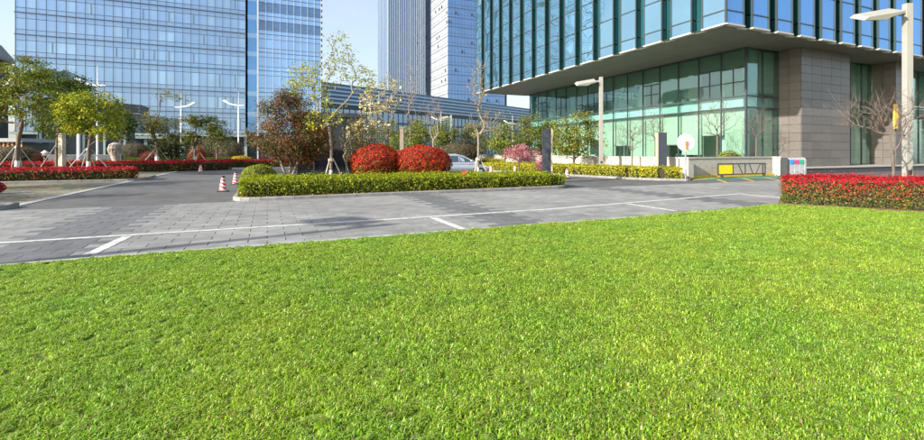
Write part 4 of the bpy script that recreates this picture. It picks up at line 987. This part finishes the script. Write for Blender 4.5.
# posts and small things
def post(name, label, X, Y, w_, H, mat, cat='post'):
    t = thing(name, label, cat, (X, Y, 0)); MB().box(-w_ / 2, w_ / 2, -w_ / 2, w_ / 2, 0, H).build('shaft', mat, t, bevel=.01)
    MB().box(-w_ * .62, w_ * .62, -w_ * .62, w_ * .62, H, H + .08).build('cap', mat, t); MB().box(-w_ * .8, w_ * .8, -w_ * .8, w_ * .8, 0, .06).build('foot', mat, t); return t
post('stone_post', 'pale stone post between the two left trees behind the red hedge', *PY(62, 31.5), .30, 2.85, 'stake')
post('blue_post', 'pale blue metal post left of the yellow-green tree trunk', *PY(78.5, 44), .2, 3.3, 'lamp_white')
post('timber_post', 'pale weathered post above the left red ball shrub', *PY(402, 30), .26, 3.2, 'bark_pale')
def lantern(label, X, Y):
    t = thing('stone_lantern', label, 'lantern', (X, Y, 0)); MB().lathe([(.25, 0), (.2, .2), (.12, .3), (.12, .9), (.3, 1.0), (.32, 1.3), (.2, 1.5)], 12).build('body', 'lantern', t)
    MB().lathe([(.45, 1.5), (.2, 1.7), (.05, 1.85)], 12).build('cap', 'lantern', t)
lantern('small pale stone lantern on the dark planter wall line', *PY(45, 58))
RK = thing('scholar_rock', 'pale pitted garden rock standing behind the red hedge', 'rock', (*PY(115.5, 38.5), 0))
mb = MB(); K = 14; prof = [(.55, 0), (.5, .35), (.42, .8), (.45, 1.25), (.62, 1.55), (.72, 1.9), (.62, 2.25), (.3, 2.42)]
mb.lathe(prof, K)
vv = np.array(mb.v); nn = noise3(vv, 3.4, 31)[:, None]; vv[:, :2] *= .72 + .16 * nn; vv[:, 0] += .08 * np.sin(vv[:, 2] * 3); mb.v = [tuple(q) for q in vv]; mb.build('stone', 'rock', RK)
PW = thing('planter_wall', 'long dark granite planter wall at the left behind the trees', 'wall', (*PY(-20, 60), 0))
for i in range(9): MB().box(i * 2.1 + .01, i * 2.1 + 2.09, 0, .4, 0, 1.15).build('granite_block', 'pond_wall', PW)
MB().box(-.05, 18.95, -.06, .46, 1.15, 1.25).build('cap', 'concrete_dark', PW)
LWL = thing('low_wall', 'grey low wall seen between the posts behind the red shrubs', 'wall', (*PY(372, 52), 0))
for i in range(5): MB().box(i * 1.7, i * 1.7 + 1.68, 0, .3, 0, 1.8).build('wall_slab', 'concrete', LWL)
MB().box(-.05, 8.55, -.05, .35, 1.8, 1.92).build('cap', 'stone_cap', LWL)
rcx, rcy = PU(463, 16.75); RC = thing('red_cloth', 'scrap of red cloth caught on the island hedge', 'cloth', (rcx, rcy, .62), .4)
mb = MB(); n_ = 6
for i in range(n_ + 1):
    for j in range(n_ + 1): x, y = (i / n_ - .5) * .34, (j / n_ - .5) * .2; mb.v.append((x, y, .10 + x * .5 + .04 * math.sin(9 * x + 4 * y) + .03 * math.cos(17 * y) - abs(x) * .2))
for i in range(n_):
    for j in range(n_): a = i * (n_ + 1) + j; mb.f.append((a, a + n_ + 1, a + n_ + 2, a + 1))
o = mb.build('fabric', 'red_cloth', RC); sm = o.modifiers.new('thick', 'SOLIDIFY'); sm.thickness = .006
# silver car
def make_car(X, Y, rz):
    t = thing('parked_car', 'silver hatchback car parked behind the island hedge', 'car', (X, Y, 0), rz)
    # side outline (x forward, z), widths per station for the body shell
    st = [(-2.10, .45, .78, .70), (-2.0, .30, .95, .80), (-1.6, .24, 1.0, .86), (-.8, .22, .98, .88), (.2, .22, .96, .88), (.9, .22, .95, .88), (1.3, .23, .90, .86), (1.85, .26, .76, .80), (2.1, .34, .62, .66), (2.16, .42, .55, .5)]
    mb = MB(); k = 10
    for x, z0, z1, hw in st:
        for a in range(k):
            th = 2 * math.pi * (a + .5) / k; cs, sn = math.cos(th), math.sin(th)
            y = hw * math.copysign(abs(cs) ** .45, cs); z = (z0 + z1) / 2 + (z1 - z0) / 2 * math.copysign(abs(sn) ** .55, sn); mb.v.append((x, y, z))
    for i in range(len(st) - 1):
        for a in range(k): b = (a + 1) % k; mb.f.append((i * k + a, i * k + b, (i + 1) * k + b, (i + 1) * k + a))
    mb.f.append(tuple(reversed(range(k)))); mb.f.append(tuple((len(st) - 1) * k + a for a in range(k)))
    b = mb.build('body', 'car_paint', t, smooth=True); ss = b.modifiers.new('sub', 'SUBSURF'); ss.levels = 2; ss.render_levels = 2
    cab = [(-2.02, .93, .72, .70), (-1.75, .93, 1.28, .62), (-1.1, .93, 1.46, .60), (-.2, .93, 1.49, .60), (.35, .93, 1.38, .60), (1.22, .90, .93, .70)]
    mb = MB(); k = 8
    for x, z0, z1, hw in cab:
        zt = max(z1, z0 + .02); mb.v += [(x, -.80, z0 - .08), (x, -.78, z0), (x, -hw, zt - .05), (x, -hw + .14, zt), (x, hw - .14, zt), (x, hw, zt - .05), (x, .78, z0), (x, .80, z0 - .08)]
    for i in range(len(cab) - 1):
        for a in range(k): bb = (a + 1) % k; mb.f.append((i * k + bb, i * k + a, (i + 1) * k + a, (i + 1) * k + bb))
    mb.f.append(tuple(range(k))); mb.f.append(tuple((len(cab) - 1) * k + a for a in reversed(range(k))))
    mb.build('cabin', 'car_paint', t)
    def side_win(xs, s):
        # polygon on the cabin flank, slightly proud
        pts = []
        for x, f in xs:
            i = max(j for j in range(len(cab) - 1) if cab[j][0] <= x); g = (x - cab[i][0]) / (cab[i + 1][0] - cab[i][0])
            z1 = cab[i][2] + g * (cab[i + 1][2] - cab[i][2]); hw = cab[i][3] + g * (cab[i + 1][3] - cab[i][3])
            zb = .95; z = zb + (z1 - .09 - zb) * f; y = .78 + (hw - .78) * max(0, (z - .93)) / max(.05, (z1 - .05 - .93)); pts.append((x, s * (y + .008), z))
        n = len(pts); mb = MB(); mb.v = pts; mb.f = [tuple(range(n)) if s < 0 else tuple(reversed(range(n)))]; mb.build('side_window', 'car_glass', t)
    for s in (-1, 1):
        side_win([(-1.55, .05), (-.95, .05), (-.95, .95), (-1.45, .8)], s); side_win([(-.88, .05), (-.12, .05), (-.12, .97), (-.88, .97)], s); side_win([(-.05, .05), (.92, .05), (.35, .9), (-.05, .97)], s)
    mb = MB(); mb.v = [(.40, -.52, 1.385), (.40, .52, 1.385), (1.16, .66, .975), (1.16, -.66, .975)]; mb.f = [(0, 3, 2, 1)]; mb.build('windscreen', 'car_glass', t)
    for x in (-1.32, 1.32):
        for s in (-1, 1):
            w_ = MB().lathe([(.20, -.09), (.30, -.10), (.32, -.06), (.32, .06), (.30, .10), (.20, .09)], 24); w_.v = [(x + a, s * .80 + c, .32 + b_) for a, b_, c in w_.v]; wt = w_.build('wheel', 'tyre', t)
            r_ = MB().lathe([(.02, -.105), (.19, -.10), (.2, .10), (.02, .105)], 18); r_.v = [(x + a, s * .80 + c, .32 + b_) for a, b_, c in r_.v]; r_.build('rim', 'rim', wt)
    for s in (-1, 1):
        MB().box(.62, .80, min(s * .84, s * 1.0), max(s * .84, s * 1.0), .98, 1.12).build('wing_mirror', 'car_paint', t, bevel=.03)
        MB().yprism([(1.78, .60), (2.06, .56), (2.0, .68), (1.72, .74)], min(s * .48, s * .74), max(s * .48, s * .74)).build('headlight', 'headlight', t)
    MB().box(2.10, 2.19, -.35, .35, .36, .50).build('grille', 'rubber', t)
    return t
fx, fy = PY(486, 29.5); make_car(fx - 2.15 * C_, fy - 2.15 * S_, A)
# ================================================================== HEDGES AND SHRUBS
def mid(l, off):      # path shifted sideways
    out = []
    for i, p in enumerate(l):
        a = Vector(l[max(0, i - 1)]); b = Vector(l[min(len(l) - 1, i + 1)]); d = (b - a).normalized(); out.append((p[0] - d.y * off, p[1] + d.x * off))
    return out
hp = [tuple(H0 + HD * s + HN * 1.0) for s in (-.12, 3, 8, 11)]
hedge('clipped_hedge', 'near clipped hedge with red tops and green sides at the right lawn edge', hp, 2.0, .84, 52000, .05, 'red', base=.024)
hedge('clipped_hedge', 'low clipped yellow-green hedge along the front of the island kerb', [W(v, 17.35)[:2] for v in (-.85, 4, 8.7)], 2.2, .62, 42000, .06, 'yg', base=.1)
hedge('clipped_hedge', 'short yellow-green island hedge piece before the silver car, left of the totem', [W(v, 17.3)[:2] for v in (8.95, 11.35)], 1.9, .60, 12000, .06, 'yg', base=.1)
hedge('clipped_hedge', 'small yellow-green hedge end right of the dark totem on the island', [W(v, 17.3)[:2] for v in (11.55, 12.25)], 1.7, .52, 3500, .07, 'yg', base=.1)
b2 = [Vector(p) for p in bed[:-1]]
hb = mid([tuple(p) for p in b2], -.95); hb[0] = (hb[1][0] + (hb[0][0] - hb[1][0]) * .75, hb[1][1] + (hb[0][1] - hb[1][1]) * .75)
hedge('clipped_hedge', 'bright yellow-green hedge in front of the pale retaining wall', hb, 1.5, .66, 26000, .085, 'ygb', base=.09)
hedge('clipped_hedge', 'red-topped hedge along the left parking lot', [W(-32, 30.95)[:2], W(-7.0, 30.95)[:2]], 1.9, .66, 26000, .10, 'red_far', base=.09)
hedge('clipped_hedge', 'second red-topped hedge behind the rock and white-based trees', [W(-26, 44.2)[:2], W(-9, 44.0)[:2], W(-5.0, 44.8)[:2], W(-3.6, 46)[:2]], 2.2, .85, 18000, .13, 'red_far')
hedge('clipped_hedge', 'far thin red-topped hedge at the end of the road', [W(-5.4, 53.6)[:2], W(8, 53.6)[:2]], 1.8, .8, 8000, .14, 'red_far')
hedge('clipped_hedge', 'long low green hedge at the foot of the wide tower', [PY(100, 66), PY(252, 72)], 1.6, .75, 8000, .16, 'green')
hedge('clipped_hedge', 'green hedge before the dark planter wall', [PY(64, 53), PY(140, 53)], 1.3, .62, 5000, .13, 'green')
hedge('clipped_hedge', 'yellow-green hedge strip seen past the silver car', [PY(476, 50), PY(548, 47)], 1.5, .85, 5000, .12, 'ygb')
ball_shrub('ball_shrub', 'round yellow-green ball shrub at the left end of the island', *PU(259.5, 19.9), .66, .66, 1.0, 5200, .055, [(.22, .27, .015), (.28, .31, .015), (.16, .22, .012)], GRN_D, z0=.1)
REDB = [(.46, .018, .014), (.58, .03, .018), (.30, .012, .010), (.54, .065, .02), (.42, .10, .025), (.16, .02, .010)]
p1 = PU(375.5, 19.4); p2 = PU(422, 18.9)
ball_shrub('ball_shrub', 'left of the two red ball shrubs in the island hedge', *p1, 1.10, 1.0, 1.56, 16000, .062, REDB, [(.24, .21, .03), (.10, .14, .02), (.42, .14, .03), (.06, .09, .015)], 'red ball shrubs', z0=.36, split=.42, amp=.075)
ball_shrub('ball_shrub', 'right and wider of the two red ball shrubs in the island hedge', *p2, 1.30, 1.1, 1.58, 19000, .062, REDB, [(.24, .21, .03), (.10, .14, .02), (.42, .14, .03), (.06, .09, .015)], 'red ball shrubs', z0=.30, split=.42, amp=.075)
BRN = [(.13, .085, .05), (.17, .11, .07), (.10, .08, .03), (.09, .10, .03)]
for x, Y, rx, h, lab, pal in ((12, 52, 2.6, 2.4, 'brownish bush by the timber pavilion', BRN), (30, 56, 1.7, 1.5, 'red-leaved bush behind the planter wall', [(.30, .03, .02), (.24, .05, .03)]), (134, 78, 3.0, 3.4, 'brown bare bush left of the tower entrance', BRN), (152, 64, 1.6, 1.7, 'dark red bush before the tower entrance', [(.16, .02, .02), (.20, .04, .03)]), (206, 76, 3.2, 4.0, 'brown bush between the mast lamps', BRN), (197, 60, 1.1, 2.2, 'small orange-red bush under the bonsai-like tree', [(.38, .10, .03), (.30, .06, .02)]), (229, 74, 2.6, 3.6, 'grey-brown bush left of the mast lamp by the joint', BRN), (241, 66, 1.3, 1.0, 'small yellow bush at the mast lamp foot', [(.5, .36, .02), (.4, .3, .02)]), (458, 44, 2.3, 2.6, 'brown bare bush behind the silver car', BRN), (781, 31.2, .5, .9, 'small green bush at the right wall end', [(.18, .25, .02), (.12, .18, .02)]), (730, 32.5, .9, 1.2, 'yellow-green plants behind the pale wall before the glass', [(.26, .30, .03), (.16, .22, .03)])):
    ball_shrub('bush', lab, *PY(x, Y), rx, rx * .7, h, 2600, .09 if Y < 40 else .16, pal, pal, amp=.16, z0=PZ if x == 730 else 0)
# ================================================================== TREES
OLV = [(.12, .19, .022), (.18, .24, .025), (.07, .11, .016), (.26, .28, .03), (.24, .20, .03)]
YEL = [(.32, .36, .02), (.23, .29, .02), (.42, .40, .02), (.12, .17, .02)]
def crown(x0, x1, y0, y1, Y, w_=1.0, dep=None):
    """ellipsoid from the photograph's measured extents at depth Y, relative to a trunk at X: returned in world, shifted later"""
    cx = kx((x0 + x1) / 2) * Y; rx = (x1 - x0) / 2 * Y / FPX; z1, z0 = ZY(y0, Y), ZY(y1, Y); return (cx, 0, (z0 + z1) / 2, rx, dep or rx * .85, (z1 - z0) / 2, w_)
def rel(cr, X): return [(c[0] - X, *c[1:]) for c in cr]
def T(x, Y): return kx(x) * Y
Y = 29.0; X = T(17, Y)
tree('broadleaf_tree', 'left-edge green broadleaf tree with a white painted base and stakes', X, Y, [(0, 0, 0), (.02, 0, 1.3), (.12, 0, 2.5), (.2, .1, 3.2)], rel([crown(-32, 20, 62, 108, Y, 1.1), crown(5, 62, 72, 122, Y, 1.2), crown(-40, 0, 92, 135, Y, .7), crown(10, 50, 60, 85, Y, .5)], X), 175, .12, dict(n=62, r=.24, size=.155, pal=OLV, flat=.55), white=.95, z0=.09, hollow=.25)
Y = 33.0; X = T(57, Y)
tree('broadleaf_tree', 'darker green broadleaf tree behind the pale stone post', X, Y, [(0, 0, 0), (0, 0, 1.6), (.1, 0, 2.9), (.1, .1, 3.6)], rel([crown(28, 78, 70, 112, Y, 1.2), crown(55, 95, 76, 125, Y, 1.0), crown(30, 75, 105, 142, Y, .7)], X), 150, .12, dict(n=60, r=.26, size=.165, pal=[(.08, .13, .018), (.12, .17, .02), (.05, .08, .014), (.17, .20, .025)], flat=.55), z0=.09, hollow=.25)
Y = 28.5; X = T(88.5, Y)
tree('broadleaf_tree', 'yellow-green broadleaf tree with white painted base and leaning stakes', X, Y, [(0, 0, 0), (0, 0, 1.0), (.06, 0, 1.9), (.1, .05, 2.5)], rel([crown(66, 118, 92, 126, Y, 1.2), crown(60, 92, 95, 140, Y, .8), crown(92, 120, 104, 142, Y, .6)], X), 130, .105, dict(n=60, r=.22, size=.145, pal=YEL, flat=.5), white=.92, z0=.09, hollow=.25)
stakes('grey tripod stakes around the left-edge tree trunk', *PY(17, 29.0), 1.25, 2.0, 'stake_grey', 4, .5)
stakes('grey tripod stakes around the yellow-green tree trunk', *PY(88.5, 28.5), 1.45, 1.85, 'stake_grey', 4, .35)
stakes('thin grey stakes around the darker tree behind the post', *PY(57, 33), 1.3, 2.1, 'stake_grey', 3, .2)
Y = 40.0; X = T(119, Y)
tree('small_tree', 'small dark green tree beside the pale rock', X, Y, [(0, 0, 0), (0, 0, 1.2), (.05, 0, 2.2)], rel([crown(108, 134, 108, 140, Y, 1)], X), 45, .09, dict(n=42, r=.26, size=.2, pal=GRN_D), white=.8, hollow=.2)
Y = 42.0; X = T(157, Y)
tree('bent_tree', 'bent sparse tree with a white painted base before the wide tower', X, Y, [(0, 0, 0), (0, 0, 1.35), (.05, 0, 2.4), (-.45, 0, 3.4), (-.35, 0, 4.3), (.2, 0, 5.1)], rel([crown(138, 172, 112, 136, Y, 1.2), crown(160, 182, 90, 100, Y, .4), crown(150, 186, 118, 150, Y, 1.1)], X), 85, .16, dict(n=22, r=.34, size=.19, pal=[(.20, .19, .03), (.12, .13, .025), (.27, .23, .04)]), white=1.2)
Y = 46.0; X = T(195, Y)
tree('cloud_pruned_tree', 'dark green flat-topped tree with a white painted base left of the road', X, Y, [(0, 0, 0), (0, 0, 1.2), (-.1, 0, 2.2), (.25, 0, 3.2)], rel([crown(181, 205, 115, 128, Y, .9), crown(200, 221, 114, 132, Y, .9), crown(182, 200, 132, 148, Y, .7), crown(203, 228, 128, 142, Y, .5)], X), 75, .15, dict(n=48, r=.3, size=.2, pal=[(.06, .10, .016), (.10, .13, .02), (.16, .14, .02)], flat=.4), white=1.2)
Y = 44.0; X = T(172, Y)
tree('evergreen_shrub_tree', 'dark leafy shrub tree between the bent tree and the flat-topped tree', X, Y, [(0, 0, 0), (0, 0, .7), (0, 0, 1.2)], rel([crown(158, 186, 133, 160, Y, 1)], X), 60, .08, dict(n=42, r=.3, size=.2, pal=[(.03, .05, .014), (.05, .07, .018)]))
Y = 58.0; X = T(217, Y)
tree('small_tree', 'small grey-green tree left of the red-brown tree, near the mast lamp', X, Y, [(0, 0, 0), (0, 0, 1.6), (.05, 0, 2.6)], rel([crown(207, 233, 122, 152, Y, 1)], X), 50, .12, dict(n=30, r=.4, size=.24, pal=[(.09, .11, .04), (.13, .14, .05)]))
stakes('pale stakes around the bent tree', *PY(157, 42), 1.5, 2.0, 'stake', 4, .6); stakes('pale stakes around the flat-topped tree', *PY(195, 46), 1.5, 2.0, 'stake', 4, .4)
# trees outside the left edge whose shade falls across the road
for i, (x_, y_, h) in enumerate(((-23.5, 9.8, 6.0), (-27.5, 13.5, 6.6), (-24.5, 16.8, 6.2))):
    tree('roadside_tree', ('broadleaf tree beyond the left edge nearest the lawn', 'tallest broadleaf tree beyond the left edge', 'broadleaf tree beyond the left edge by the corner bed')[i], x_, y_, [(0, 0, 0), (0, 0, 1.5), (.1, 0, 2.6)], [(0, 0, h * .68, 2.3, 2.0, h * .28, 1)], 60, .15, dict(n=30, r=.34, size=.22, pal=OLV), white=1.0)
ball_shrub('bush', 'small red shrub at the left edge of the parking lot', *G(-10, 194.5), .42, .42, .5, 1800, .06, RED, GRN_D, z0=.008)
# island: red-brown tree
Y = PU(287, 20.3)[1]; X = T(287, Y)
tree('red_brown_tree', 'bushy red-brown and green tree on the island', X, Y, None, rel([crown(262, 318, 98, 128, Y, 1.0), crown(250, 326, 118, 160, Y, 1.7), crown(276, 302, 93, 112, Y, .4), crown(300, 334, 128, 160, Y, .7), crown(264, 320, 145, 166, Y, .7)], X), 270, .055,
     dict(n=75, r=.17, size=.085, pal=[(.17, .05, .03), (.24, .07, .04), (.085, .11, .028), (.12, .145, .032), (.05, .06, .018), (.20, .16, .045)], pw=[.22, .16, .22, .18, .12, .10]), stems=[[(0, 0, 0), (-.05, 0, .5), (-.3, 0, 1.2), (-.4, 0, 1.7)], [(.12, 0, 0), (.2, .05, .5), (.45, .1, 1.1), (.7, .1, 1.5)], [(.05, .1, 0), (.08, .1, .6), (.1, .15, 1.3), (.1, .1, 2.0)]], bark='bark_pale', z0=.1, hollow=.3)
# young tree with tripod
Y = PU(331, 19.3)[1]; X = T(331, Y)
tree('young_tree', 'young sparse tree with yellow-green buds and timber tripod on the island', X, Y, [(0, 0, 0), (0, 0, .8), (.02, 0, 1.7), (-.08, 0, 2.6)], rel([crown(284, 330, 62, 105, Y, 1.2), crown(318, 358, 34, 90, Y, 1.0), crown(352, 376, 60, 96, Y, .5), crown(300, 350, 98, 140, Y, .7)], X), 210, .06, dict(n=14, r=.10, size=.095, pal=[(.42, .43, .03), (.34, .38, .03), (.25, .27, .03)]), bark='bark_pale', white=.75, z0=.1, up=.05, wig=.10)
stakes('timber tripod around the young tree on the island', X, Y, .72, 1.35, 'stake', 3, .25, rad=.028)
# magnolia with pale blossom
Y = PU(391, 21.5)[1]; X = T(388, Y)
tree('blossom_tree', 'magnolia tree with pale cream blossom behind the red ball shrubs', X, Y, [(0, 0, 0), (.05, 0, 1.4), (.0, 0, 2.4)], rel([crown(352, 402, 84, 122, Y, 1.2), crown(345, 395, 108, 150, Y, .9), crown(380, 402, 76, 100, Y, .3)], X), 170, .055, dict(n=9, r=.09, size=.13, pal=[(.66, .58, .36), (.72, .66, .48), (.5, .42, .18), (.40, .36, .08)]), bark='bark_pale', z0=.1)
# dense twiggy shrub
Y = PU(366, 21.8)[1]; X = T(362, Y)
tree('twiggy_shrub', 'dense olive-brown twiggy shrub between young tree and red shrub', X, Y, None, rel([crown(340, 388, 116, 170, Y, 1)], X), 130, .04, dict(n=26, r=.15, size=.075, pal=[(.20, .15, .03), (.26, .20, .04), (.13, .11, .025), (.16, .17, .03)]), stems=[[(dx, 0, 0), (dx * 1.3, 0, .6), (dx * 1.8, 0, 1.3)] for dx in (-.5, -.2, .1, .4, .7)], bark='bark_pale', z0=.1)
# thin bare saplings
def sapling(label, x, Y, crs, natt, r0, leaves=None, bark='bark_pale', white=0, z0=0.0, th=1.6):
    X = T(x, Y); return tree('bare_sapling', label, X, Y, [(0, 0, 0), (0, 0, th * .5), (.02, 0, th), (.02, 0, th * 1.45)], rel([crown(*c[:4], Y, c[4]) for c in crs], X), natt, r0, leaves, bark, white, z0=z0, group='bare saplings', twigs=2, wig=.08, tipr=.0045)
sapling('thin tall bare sapling above the gap between the red shrubs', 410, 23.5, [(402, 418, 60, 120, 1), (400, 430, 85, 130, .7)], 70, .04, z0=.0)
sapling('bare forked sapling behind the right red shrub', 433, 26, [(424, 444, 95, 140, 1)], 70, .05)
sapling('bare sapling with yellow buds and white base before the silver car', 478, PU(478, 18.4)[1], [(468, 490, 62, 112, 1), (466, 505, 108, 142, 1)], 110, .05, dict(n=3, r=.08, size=.085, pal=[(.45, .36, .03), (.35, .30, .04)]), white=.95, z0=.1)
stakes('slanting stakes around the sapling before the silver car', *PU(478, 18.4), .75, 1.35, 'stake', 3, .1, rad=.026)
sapling('bare reddish sapling left of the lamp in the yellow-green hedge', 632, 30.0, [(612, 654, 122, 150, 1)], 110, .05, bark='bark_red', z0=.09)
sapling('wide bare tree behind the wall left of the mirror', 655, 33.5, [(640, 668, 108, 145, 1)], 90, .05, bark='bark_red', z0=.2)
sapling('large bare tree behind the wall right of the mirror', 717, 33.0, [(690, 738, 100, 142, 1.4)], 150, .06, bark='bark_red', z0=PZ)
sapling('bare reddish tree before the glass corner', 756, 34.2, [(740, 772, 112, 146, 1)], 100, .05, bark='bark_red', z0=PZ)
YB = 14.4; XB = T(893, YB)
tree('bare_tree', 'spreading bare tree with red buds rising from the red hedge', XB, YB, [(0, 0, 0), (0, 0, .75), (.02, 0, 1.0)], rel([crown(840, 872, 98, 130, YB, 1.), crown(866, 905, 96, 138, YB, 1.), crown(896, 926, 96, 140, YB, .9)], XB), 120, .042, dict(n=2, r=.04, size=.03, pal=[(.32, .08, .04), (.22, .10, .05)]), bark='bark_red', twigs=3, wig=.10, up=-.02, tipr=.0035)
# greenery behind
for x, Y, cr, lab, pal in ((418, 44, (404, 432, 120, 156), 'green tree behind the posts above the red shrubs', OLV), (444, 48, (432, 458, 118, 152), 'green tree left of the far square lamp', OLV), (393, 52, (378, 408, 122, 158), 'green tree behind the cream blossom', OLV), (472, 50, (458, 488, 122, 158), 'green tree behind the silver car', [(.14, .16, .03), (.2, .19, .04), (.09, .11, .02)]), (505, 42, (486, 524, 118, 160), 'green tree behind the bud-covered sapling', OLV), (531, 45, (516, 548, 112, 160), 'green tree behind the pink blossom', [(.16, .19, .02), (.10, .13, .02), (.22, .22, .03)]), (552, 46, (536, 562, 118, 160), 'small green tree behind the dark totem', OLV), (574, 33.5, (546, 606, 114, 158), 'leafy green tree in front of the glass wall', [(.20, .22, .025), (.13, .16, .02), (.27, .26, .03), (.09, .11, .018)])):
    X = T(x, Y); tree('leafy_tree', lab, X, Y, [(0, 0, 0), (0, 0, 1.0), (.03, 0, 1.6)], rel([crown(*cr, Y, 1)], X), 100, .08, dict(n=52, r=.26, size=.15, pal=pal), z0=.09 if x == 574 else 0, white=.5 if x == 574 else 0)
for x, Y, cr, lab in ((519, 30.5, (502, 538, 144, 162), 'pink blossom tree left of the dark totem'), (540.5, 29, (536, 546, 150, 172), 'small pink blossom sapling just behind the totem')):
    X = T(x, Y); tree('pink_tree', lab, X, Y, [(0, 0, 0), (0, 0, .6), (0, 0, .95)], rel([crown(*cr, Y, 1)], X), 75 if x < 530 else 24, .05, dict(n=38, r=.13, size=.085, pal=[(.55, .18, .24), (.62, .30, .35), (.42, .10, .15), (.25, .13, .08)]))

# a few dead leaves and clippings on the lawn and paving: uncountable litter
n_ = 420; Yl = rng.uniform(2.2, 13, n_); Xl = rng.uniform(-1.1, 1.1, n_) * Yl; ul = -S_ * Xl + C_ * Yl
ok = ul < 15.5; Pl = np.stack([Xl[ok], Yl[ok], np.where(ul[ok] < U0 - .1, .055, .028)], 1)
keep = ~((ul[ok] > U0 - .25) & (rng.random(ok.sum()) < .75)); Pl = Pl[keep]
tag(link('fallen_leaves', leaf_mesh('fallen_leaves', Pl, np.tile([0, 0, 3.0], (len(Pl), 1)), .032, [(.22, .13, .06), (.30, .20, .09), (.16, .08, .04), (.34, .28, .14)])), 'small dead leaves and clippings scattered on lawn and paving', 'leaf litter', kind='stuff')
